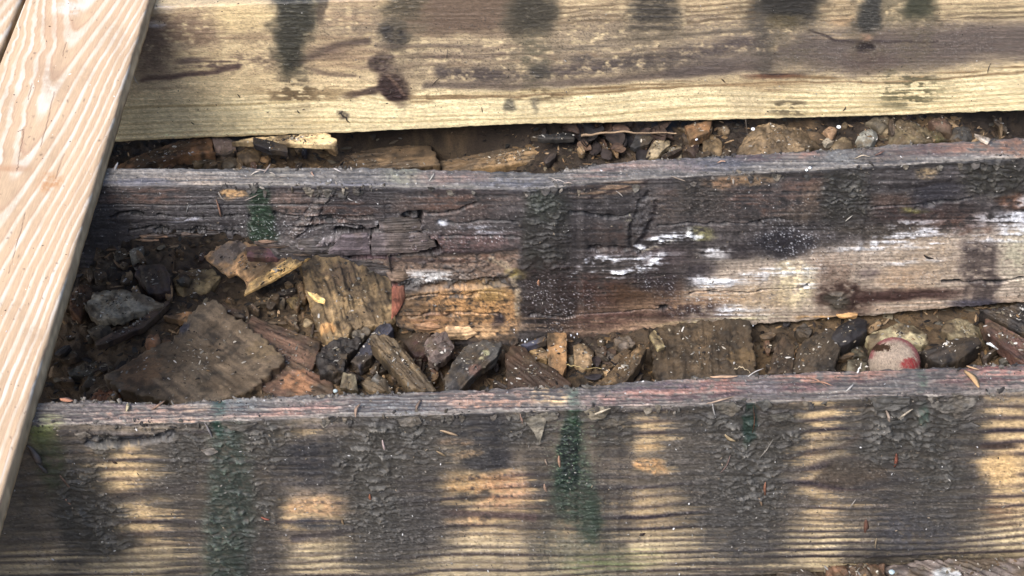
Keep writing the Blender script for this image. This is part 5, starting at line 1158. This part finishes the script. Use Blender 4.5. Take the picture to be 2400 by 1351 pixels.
for po, cc, g_ in (([(800, 552), (862, 548), (868, 596), (815, 600), (770, 596)], (112, 98, 100), 0), ([(872, 551), (940, 547), (1000, 550), (1026, 578), (985, 590), (910, 596), (872, 596)], (110, 98, 96), -2), ([(888, 516), (940, 512), (985, 516), (990, 540), (930, 546), (890, 542)], (94, 84, 80), -4), ([(1044, 770), (1100, 766), (1120, 784), (1096, 796), (1046, 798)], (224, 182, 128), -4), ([(968, 762), (1010, 756), (1040, 768), (1002, 778), (974, 774)], (176, 130, 88), 4), ([(905, 640), (945, 632), (960, 652), (935, 664), (915, 660)], (140, 116, 96), 0), ([(918, 676), (948, 672), (950, 700), (936, 728), (918, 752)], (176, 100, 74), 80), ([(2008, 748), (1970, 748), (1960, 740), (1990, 734), (2012, 738)], (216, 160, 84), -6), ([(700, 566), (740, 560), (792, 562), (790, 590), (730, 598), (700, 592)], (92, 86, 86), 0)):
    flake(J2, po, cc, .0022, .06, .004, 'split_layer', g_, 'wood', .004)
# torn fibres along the rotten lower edge and loose fibres hanging over the top arrises
for i in range(26):
    x = rng.uniform(270, 900); y = np.interp(x, [262, 360, 520, 625, 700, 830, 905], [592, 560, 553, 575, 602, 606, 640]) - rng.uniform(0, 10)
    L_ = rng.uniform(24, 70); h_ = rng.uniform(4, 9); s_ = rng.uniform(-3, 3)
    flake(J2, [(x - L_ / 2, y - h_ * .3), (x - L_ * .1, y - h_ * .6), (x + L_ / 2, y + s_), (x + L_ * .1, y + h_ * .5), (x - L_ * .4, y + h_ * .4)], [(74, 66, 62), (96, 78, 68), (58, 50, 48), (120, 92, 70)][i % 4], rng.uniform(.001, .004), rng.uniform(0, .3), .002, 'torn_fibre', rng.uniform(-6, 6), 'wood', .004)
for J, xs, ya in ((J3, (700, 2330), lambda x: np.interp(x, [500, 1200, 2400], [988, 968, 920])), (J2, (500, 2350), lambda x: np.interp(x, [250, 1000, 1300, 2400], [436, 444, 442, 372]))):
    for i in range(34):
        x = rng.uniform(*xs); y = ya(x) + rng.uniform(0, 12)
        w_ = rng.uniform(8, 30); h_ = rng.uniform(6, 18)
        flake(J, [(x - w_ / 2, y - 4), (x, y - 6), (x + w_ / 2, y - 3), (x + w_ * .3, y + h_ * .5), (x + rng.uniform(-.2, .2) * w_, y + h_), (x - w_ * .35, y + h_ * .45)], [(92, 86, 76), (78, 72, 66), (116, 106, 90), (66, 62, 58)][i % 4], .0025, rng.uniform(.1, .5), .0014, 'crust_flake')
wf = []
for (x, y, s) in ((1222, 795, 5), (1232, 799, 7), (1236, 793, 5), (1275, 788, 6), (1282, 795, 5), (1290, 790, 4), (1338, 786, 7), (1345, 790, 5), (1352, 783, 6), (1205, 772, 4), (1764, 770, 5), (1941, 752, 5), (1205, 780, 3)):
    p, nr = surf(J2, x, min(y, 796))
    nu, nv = 10, 7
    th = np.linspace(0.02, math.pi - .02, nv)[:, None]; ph = np.linspace(0, 2 * math.pi, nu, endpoint=False)[None]
    D_ = np.stack([np.sin(th) * np.cos(ph), np.sin(th) * np.sin(ph), np.cos(th) + 0 * ph], -1).reshape(-1, 3)
    r_ = s / FPX * DIST * 0.5
    V = p + np.array([0, -.001, -(max(0, y - 790)) * .0004]) + D_ * np.array([r_ * .7, r_ * .6, r_ * 1.3]) * (1 + .35 * fbm(D_[:, 0] * 2 + x, D_[:, 2] * 2, 2, 5))[:, None]
    q = np.concatenate([grid_quads(nv, nu), np.stack([np.arange(nv - 1) * nu + nu - 1, np.arange(1, nv) * nu + nu - 1, np.arange(1, nv) * nu, np.arange(nv - 1) * nu], -1)])
    link('fungus_tuft', make_mesh('fungus_tuft', V - J2.base, q, None, np.tile(lin(rgb(228, 232, 238)), (len(V), 1))), 'small_bits', J2.root)

# ------------------------------------------------------------------ twigs, pellets, dead leaves, pebbles
def twig(path, r, z, col, label, group=None, cat='twig'):
    P = np.array(path, float)
    t = np.linspace(0, 1, len(P)); tt = np.linspace(0, 1, 26)
    X_, Y_ = np.interp(tt, t, P[:, 0]), np.interp(tt, t, P[:, 1])
    Z_ = np.interp(tt, t, z if hasattr(z, '__len__') else [z] * len(P))
    C_ = np.array([on_z(a, b, c) for a, b, c in zip(X_, Y_, Z_)])
    C_[:, 2] += .0015 * fbm(tt * 6, tt * 0, 2, 3); C_[:, 1] += .002 * fbm(tt * 5, tt * 0 + 4, 2, 5)
    ang = np.linspace(0, 2 * math.pi, 7, endpoint=False)
    d = C_[-1] - C_[0]; d /= np.linalg.norm(d)
    a = np.cross(d, [0, 0, 1.0]); a /= np.linalg.norm(a); b = np.cross(a, d)
    V = (C_[:, None] + (r * (1 - .5 * tt) * (1 + .2 * fbm(tt * 14, tt * 0, 2, 8)))[:, None, None] * (np.cos(ang)[None, :, None] * a + np.sin(ang)[None, :, None] * b)).reshape(-1, 3)
    q = np.concatenate([grid_quads(26, 7), np.stack([np.arange(25) * 7 + 6, np.arange(1, 26) * 7 + 6, np.arange(1, 26) * 7, np.arange(25) * 7], -1)])
    o = V.mean(0)
    c = np.array(col, float) / 255 * (1 + .2 * fbm(np.repeat(tt * 12, 7), np.tile(ang, 26), 2, 9))[:, None]
    tag(link('twig', make_mesh('twig', V - o, q, None, lin(np.clip(c, 0, 1))), 'small_bits', None, tuple(o)), label, cat, group)

def gz(x, y, dz=0.0):
    p = on_z(x, y, .02)
    for _ in range(3): p = on_z(x, y, float(soil(p[0], p[1])) + dz)
    return float(p[2])
twig([(1362, 320), (1400, 315), (1470, 309), (1530, 311), (1585, 313)], .0022, gz(1470, 310, .03), (132, 112, 90), 'long thin tan twig lying over the dead leaves')
twig([(1328, 857), (1360, 862), (1410, 863)], .0009, gz(1370, 860, .02), (150, 132, 90), 'fine straw stalk in front of the rounded tan stone')
twig([(1720, 868), (1735, 862), (1750, 864), (1758, 874)], .0010, gz(1740, 868, .044), (176, 160, 132), 'curled pale stalk on the wide dark offcut')
twig([(2010, 876), (2016, 862), (2018, 850)], .0009, [H + .002, H + .004, H + .014], (216, 210, 200), 'white stalk standing on the crusty joist before the ball')
twig([(404, 640), (407, 618), (410, 600)], .0008, gz(407, 620, .012), (92, 72, 50), 'fine dark rootlet standing beside the bark chunk')
twig([(1748, 282), (1750, 300), (1752, 318)], .0010, gz(1750, 300, .042), (66, 60, 54), 'fine dark rootlet hanging over the large earthy rock')
def pellet(x, y, rpx, z, col, label, group=None, sq=.8, cat='pellet', name='pellet'):
    p = on_z(x, y, z)
    nu, nv = 16, 10
    th = np.linspace(0.02, math.pi - .02, nv)[:, None]; ph = np.linspace(0, 2 * math.pi, nu, endpoint=False)[None]
    D_ = np.stack([np.sin(th) * np.cos(ph), np.sin(th) * np.sin(ph), sq * np.cos(th) + 0 * ph], -1).reshape(-1, 3)
    V = D_ * rpx / FPX * DIST * (1 + .08 * fbm(D_[:, 0] * 3 + x, D_[:, 1] * 3, 2, 5))[:, None]
    q = np.concatenate([grid_quads(nv, nu), np.stack([np.arange(nv - 1) * nu + nu - 1, np.arange(1, nv) * nu + nu - 1, np.arange(1, nv) * nu, np.arange(nv - 1) * nu], -1)])
    tag(link(name, make_mesh(name, V, q, None, np.tile(lin(rgb(*col)), (len(V), 1))), 'small_bits', None, tuple(p)), label, cat, group)
for (x, y, r_, dz) in ((1765, 303, 6, .036), (1966, 298, 7, .022), (1632, 327, 5, .018)):
    pellet(x, y, r_, gz(x, y, dz), (222, 228, 236), 'small white pellet lying on the stones below the pale joist', 'white pellets', .7)
pellet(2090, 1341, 7, gz(2090, 1341, .040), (156, 172, 176), 'small blue-grey pellet on the weathered grey slab', None, .5)
pellet(786, 917, 6, gz(786, 917, .03), (170, 184, 186), 'small pale blue pebble behind the crusty joist', None, .8, 'pebble', 'pebble')
for (x, y) in ((1890, 400), (1898, 396)):
    p, _ = surf(J2, x, y)
    tag(link('white_bead', make_mesh('white_bead', np.array([[1, 0, 0], [-1, 0, 0], [0, 1, 0], [0, -1, 0], [0, 0, 1], [0, 0, -1], [.7, .7, .3], [-.7, .7, .3], [.7, -.7, .3], [-.7, -.7, .3]]) * .0022, None, np.array([(4, 0, 6), (4, 6, 2), (4, 2, 7), (4, 7, 1), (4, 1, 9), (4, 9, 3), (4, 3, 8), (4, 8, 0), (5, 6, 0), (5, 2, 6), (5, 7, 2), (5, 1, 7), (5, 9, 1), (5, 3, 9), (5, 8, 3), (5, 0, 8)]), np.tile(lin(rgb(232, 236, 240)), (10, 1))), 'small_bits', None, tuple(p + np.array([0, -.001, .0012]))), 'tiny white bead on the shoulder of the rotten joist', 'bead', 'white beads on the joist')

def leaf(x, y, L_, ang, wpx, col, dz, curl, label, group):
    zc = gz(x, y, dz)
    t = math.radians(ang)
    a = on_z(x - math.cos(t) * L_ / 2, y - math.sin(t) * L_ / 2, zc); b = on_z(x + math.cos(t) * L_ / 2, y + math.sin(t) * L_ / 2, zc)
    ax = b - a; L = np.linalg.norm(ax); ax /= L
    nr = np.array([rng.uniform(-.4, .4), rng.uniform(-.5, .1), 1.0]); nr -= ax * (nr @ ax); nr /= np.linalg.norm(nr)
    sdv = np.cross(nr, ax)
    n, m = 14, 9
    tt = np.linspace(0, 1, n); s = np.linspace(-1, 1, m)
    wd = np.sin(np.pi * tt ** .8) ** .7 * L * .28 * (1 + .15 * fbm(tt * 9, tt * 0, 2, int(x)))
    V = a + tt[:, None, None] * (b - a) + (s[None, :] * wd[:, None])[..., None] * sdv + (curl * L * (s[None, :] ** 2 * .35 * np.ones((n, 1)) + .25 * np.sin(np.pi * tt)[:, None] + .05 * fbm(tt[:, None] * 5 + x, s[None, :] * 2, 2, 4)))[..., None] * nr
    V = V.reshape(-1, 3)
    q = grid_quads(n, m)
    V2 = V - nr * .0004
    q2 = q[:, ::-1] + len(V)
    c = np.array(col, float) / 255 * (1 + .3 * fbm(np.repeat(tt * 6, m), np.tile(s * 4, n), 3, int(y)))[:, None]
    c = np.clip(np.concatenate([c, c * .8]), 0, 1)
    o = V.mean(0)
    tag(link('dead_leaf', make_mesh('dead_leaf', np.concatenate([V, V2]) - o, np.concatenate([q, q2]), None, lin(c)), 'small_bits', None, tuple(o)), label, 'leaf', group)
for i in range(34):
    x, y = rng.uniform(1335, 1560), 0
    y = rng.uniform(292, 372)
    leaf(x, y, rng.uniform(26, 60), rng.uniform(0, 180), 0, [(54, 42, 36), (42, 35, 33), (66, 50, 40), (36, 32, 32), (76, 58, 44)][i % 5], rng.uniform(.004, .022), rng.uniform(-.6, .7), ['curled dead brown leaf', 'flat blackish dead leaf', 'folded mid-brown dead leaf', 'crumpled blackish dead leaf', 'light brown dead leaf'][i % 5] + ' in the litter under the thin twig', 'dead leaves under the twig')
for i in range(14):
    leaf(rng.uniform(1380, 1500), rng.uniform(820, 890), rng.uniform(26, 50), rng.uniform(0, 180), 0, [(48, 40, 38), (66, 52, 42), (40, 36, 38)][i % 3], rng.uniform(.004, .014), rng.uniform(-.5, .6), 'dark curled dead leaf beside the split brown stick', 'dead leaves by the split stick')

# ico pebbles
def ico():
    g = (1 + 5 ** .5) / 2
    V = np.array([(-1, g, 0), (1, g, 0), (-1, -g, 0), (1, -g, 0), (0, -1, g), (0, 1, g), (0, -1, -g), (0, 1, -g), (g, 0, -1), (g, 0, 1), (-g, 0, -1), (-g, 0, 1)], float)
    T = np.array([(0, 11, 5), (0, 5, 1), (0, 1, 7), (0, 7, 10), (0, 10, 11), (1, 5, 9), (5, 11, 4), (11, 10, 2), (10, 7, 6), (7, 1, 8), (3, 9, 4), (3, 4, 2), (3, 2, 6), (3, 6, 8), (3, 8, 9), (4, 9, 5), (2, 4, 11), (6, 2, 10), (8, 6, 7), (9, 8, 1)])
    return V / np.linalg.norm(V[0]), T
IV, IT = ico()

def rot(n):
    A = np.linalg.qr(rng.normal(size=(n, 3, 3)))[0]
    return A

def chips(name, pts, sizes, cols, flat, parent=None, off=(0, 0, 0), mat='small_bits', elong=1.0, tilt_free=True):
    n = len(pts)
    S = np.stack([sizes * elong * rng.uniform(.8, 1.2, n), sizes * rng.uniform(.6, 1.0, n), sizes * flat * rng.uniform(.6, 1.3, n)], -1)
    base = IV[None] * (1 + rng.uniform(-.28, .28, (n, 12, 1)))
    V = base * S[:, None]
    if tilt_free: A = rot(n)
    else:
        a = rng.uniform(0, 2 * np.pi, n); A = np.zeros((n, 3, 3)); A[:, 0, 0] = np.cos(a); A[:, 0, 1] = -np.sin(a); A[:, 1, 0] = np.sin(a); A[:, 1, 1] = np.cos(a); A[:, 2, 2] = 1
        A = A + rng.normal(0, .18, (n, 3, 3))
    V = np.einsum('nij,nkj->nki', A, V) + pts[:, None]
    T = (IT[None] + 12 * np.arange(n)[:, None, None]).reshape(-1, 3)
    tone = np.repeat(albedo(cols, .9), 12, 0)
    o = link(name, make_mesh(name, V.reshape(-1, 3) - np.array(off), None, T, tone, smooth=False), mat, parent)
    return o

def visible_ground(n):
    a = np.stack([rng.uniform(-.75, .84, n), rng.uniform(-.42, .85, n)], -1)
    p = np.stack([a[:, 0], a[:, 1], soil(a[:, 0], a[:, 1])], -1)
    return p
p = visible_ground(11000)
sz = .0012 + 0.0055 * rng.random(len(p)) ** 3
pal = np.array([(112, 92, 60), (92, 78, 56), (130, 116, 88), (76, 62, 46), (146, 112, 62), (104, 98, 84), (58, 48, 38)]) / 255
c_ = pal[rng.integers(0, 7, len(p))] * rng.uniform(.5, 1.0, (len(p), 1))
o = chips('gravel', p, sz, c_, .35, mat='rough_stone', elong=1.6, tilt_free=False)
tag(o, 'fine gravel and crumbs of earth strewn over the damp soil', 'gravel', None, 'stuff')
p = visible_ground(9000); p[:, 2] += .0015
c_ = np.array([(120, 92, 58), (70, 54, 40), (150, 122, 84), (52, 42, 36)])[rng.integers(0, 4, len(p))] / 255 * rng.uniform(.7, 1.2, (len(p), 1))
o = chips('wood_crumbs', p, .0010 + .0022 * rng.random(len(p)) ** 2, c_, .4, mat='split_rotten_wood', elong=3.4, tilt_free=False)
tag(o, 'rotten wood crumbs scattered over the damp soil', 'crumbs', None, 'stuff')
# separate pebbles one can pick out
pg = ((300, 640), (330, 700), (292, 655), (250, 640), (236, 655), (440, 700), (455, 690), (520, 690), (540, 700), (610, 735), (640, 730), (655, 745), (690, 745), (700, 765), (720, 755), (560, 690), (470, 610), (448, 596), (420, 590), (380, 600), (290, 620), (270, 760), (300, 750), (180, 800), (170, 830), (860, 870), (880, 860), (930, 900), (1100, 850), (1200, 800), (1410, 800), (1420, 850), (1900, 745), (1930, 750), (2060, 752), (2190, 760), (2330, 830), (2370, 860), (2320, 855), (2190, 855), (1700, 300), (1705, 340), (1690, 300), (1910, 285), (1980, 290), (2110, 265), (2240, 330), (440, 345), (620, 372), (640, 366), (700, 348), (740, 352), (350, 385), (1925, 320), (2080, 300), (2070, 340))
stc = [(122, 100, 68), (98, 80, 56), (136, 116, 82), (84, 68, 48), (130, 98, 58)]
for i, (x, y) in enumerate(pg[::2]):
    s = rng.uniform(7, 15)
    an = np.sort(rng.uniform(0, 2 * np.pi, 7))
    po = [(x + s * 1.25 * math.cos(a_) * rng.uniform(.75, 1.1), y + s * .8 * math.sin(a_) * rng.uniform(.75, 1.1)) for a_ in np.linspace(0, 2 * np.pi, 7, endpoint=False)]
    piece('pebble', po, stc[i % 5], 'small angular %s pebble lying %s' % (['tan', 'brown', 'pale', 'dark', 'ochre'][i % 5], near(x, y, [((300, 690), 'around the pointed slate'), ((640, 720), 'beneath the curled flake'), ((900, 850), 'by the thick grooved stick'), ((1400, 830), 'by the rounded tan stone'), ((2000, 770), 'by the tan flat stone'), ((2330, 830), 'by the white plastic scrap'), ((1800, 310), 'by the large earthy rock'), ((560, 350), 'by the black charred chip'), ((2100, 300), 'by the olive brown rock'), ((180, 820), 'in the shade of the deck board')])), 'pebble', thick=rng.uniform(.008, .014), lift=.001, group='pebbles in the rubble', res=2.6, **ST)

# broken wood chips, each one loose
wc = [(112, 88, 58), (78, 62, 48), (60, 50, 44), (134, 104, 66), (92, 76, 60), (70, 64, 66), (98, 70, 50), (150, 120, 78)]
WL = ['dark', 'brown', 'grey-brown', 'tan']
def chip_at(x, y, L_, an, wd, col, dz, label, group):
    t = math.radians(an); ca, sa = math.cos(t), math.sin(t)
    f = [(-.5, -.3), (-.2, -.5), (.3, -.42), (.5, -.1), (.46, .25), (.1, .5), (-.35, .42), (-.52, .1)]
    po = [(x + (a_ * L_ * ca - b_ * wd * sa) * rng.uniform(.85, 1.1), y + (a_ * L_ * sa + b_ * wd * ca) * .85 * rng.uniform(.9, 1.1)) for a_, b_ in f]
    piece('wood_chip', po, col, label, 'wood chip', thick=rng.uniform(.005, .012), lift=dz, tilt=(rng.uniform(-.25, .25), rng.uniform(-.1, .35)), grain=an, amp=.0016, ridge=.006, group=group, res=2.8)
zones = (((210, 520, 590, 700), 12, 'small broken wood chip in the rubble around the pointed slate'), ((540, 745, 640, 770), 14, 'small broken wood chip in the rubble beneath the curled flake'), ((780, 1190, 790, 905), 26, 'small broken wood chip heaped about the thick grooved stick'), ((1190, 1520, 790, 895), 16, 'small broken wood chip packed around the amber brown stake'),
         ((1790, 2060, 755, 868), 16, 'small dark wood chip around the black log end'), ((2170, 2400, 745, 865), 12, 'small dark wood chip around the white plastic scrap'), ((300, 860, 325, 392), 14, 'small broken wood chip under the pale joist by the amber branch'), ((1270, 1720, 290, 370), 14, 'small broken wood chip among the leaves under the pale joist'), ((2050, 2380, 275, 335), 8, 'small dark wood chip beside the olive brown rock'), ((130, 320, 780, 930), 10, 'small dark wood chip in the shade of the deck board'))
for (x0, x1, y0, y1), n_, lb in zones:
    for i in range(n_):
        u_ = rng.random()
        chip_at(rng.uniform(x0, x1), y0 + (y1 - y0) * rng.random(), rng.uniform(18, 58), rng.uniform(-90, 90), rng.uniform(8, 22), (cc_ := wc[int(rng.integers(0, 8))]), rng.uniform(.0, .012), lb.replace('small dark', hue(cc_)).replace('small', hue(cc_)), lb.replace('small broken wood chip', 'broken wood chips').replace('small dark wood chip', 'dark wood chips'))

# grit stuck to every joist: specks of wood, mould and sand
def grit(J, n, lo, hi, pal, bias):
    px, py = J.px.ravel(), J.py.ravel()
    ok = (px > -60) & (px < 2460) & (py > -40) & (py < 1400)
    wgt = ok * (0.25 + bias * np.clip(J.crusty.ravel() / .002, 0, 1) + 0.3 * J.top.ravel()) * (0.35 + np.clip(fbm(px / 60, py / 50, 3, 5), 0, 1))
    k = rng.choice(len(px), n, replace=False, p=wgt / wgt.sum())
    P_ = J.D.reshape(-1, 3)[k] + J.N.reshape(-1, 3)[k] * .0002
    s = lo + (hi - lo) * rng.random(n) ** 3
    c_ = np.array(pal)[rng.integers(0, len(pal), n)] / 255 * rng.uniform(.6, .95, (n, 1))
    o = chips('grit', P_, s, c_, .5, J.root, J.base, elong=1.7)
    o['kind'] = 'stuff'
def lip(J, n, pal):                          # crumbs of dirt clinging along both arrises of the top edge
    C_ = J.D.shape[1]
    ci = rng.integers(60, C_ - 45, n)
    ri = np.where(rng.random(n) < .6, rng.integers(0, 4, n), rng.integers(J.nT - 1, J.nT + 14, n))
    P_ = J.D[ri, ci] + J.N[ri, ci] * .0004
    keep = fbm(P_[:, 0] * 28, P_[:, 1] * 60, 3, 31) > .12
    P_ = P_[keep]
    s = .0006 + .0026 * rng.random(len(P_)) ** 3
    c_ = np.array(pal)[rng.integers(0, len(pal), len(P_))] / 255 * rng.uniform(.7, 1.1, (len(P_), 1))
    o = chips('dirt_crumbs', P_, s, c_, .6, J.root, J.base, elong=1.5)
    o['kind'] = 'stuff'
for J in (J2, J3):
    lip(J, 1500, [(92, 86, 76), (70, 64, 58), (120, 112, 100), (104, 92, 74), (140, 130, 116), (60, 54, 50)])
light = [(176, 170, 160), (140, 132, 120), (156, 138, 112), (200, 198, 194), (104, 96, 88), (120, 106, 88), (90, 82, 74)]
grit(J1, 1300, .0003, .0013, [(92, 80, 66), (120, 108, 92), (190, 184, 172), (80, 68, 58), (150, 138, 116)], 1.2)
grit(J2, 3200, .0003, .0013, light, 1.0)
grit(J3, 3600, .0003, .0014, light, 1.0)
k = rng.choice(len(DECK['P']), 420, replace=False)
o = chips('grit', DECK['P'][k], .0003 + .0010 * rng.random(420) ** 3, np.array([(120, 100, 80), (220, 214, 204), (96, 82, 70), (170, 140, 110)])[rng.integers(0, 4, 420)] / 255, .5, DECK['o'], DECK['b'], elong=1.8)
o['kind'] = 'stuff'
tp = np.concatenate(TOPS)
k = rng.choice(len(tp), 5200, replace=False)
c_ = np.array([(150, 136, 110), (96, 80, 58), (186, 176, 156), (62, 50, 40), (140, 108, 66), (206, 200, 188)])[rng.integers(0, 6, len(k))] / 255 * rng.uniform(.6, 1.05, (len(k), 1))
o = chips('wood_crumbs', tp[k] + np.array([0, 0, .0003]), .0005 + .0016 * rng.random(len(k)) ** 3, c_, .5, elong=1.9, tilt_free=False)
tag(o, 'tiny splinters and grit sprinkled over the broken wood and stones', 'crumbs', None, 'stuff')
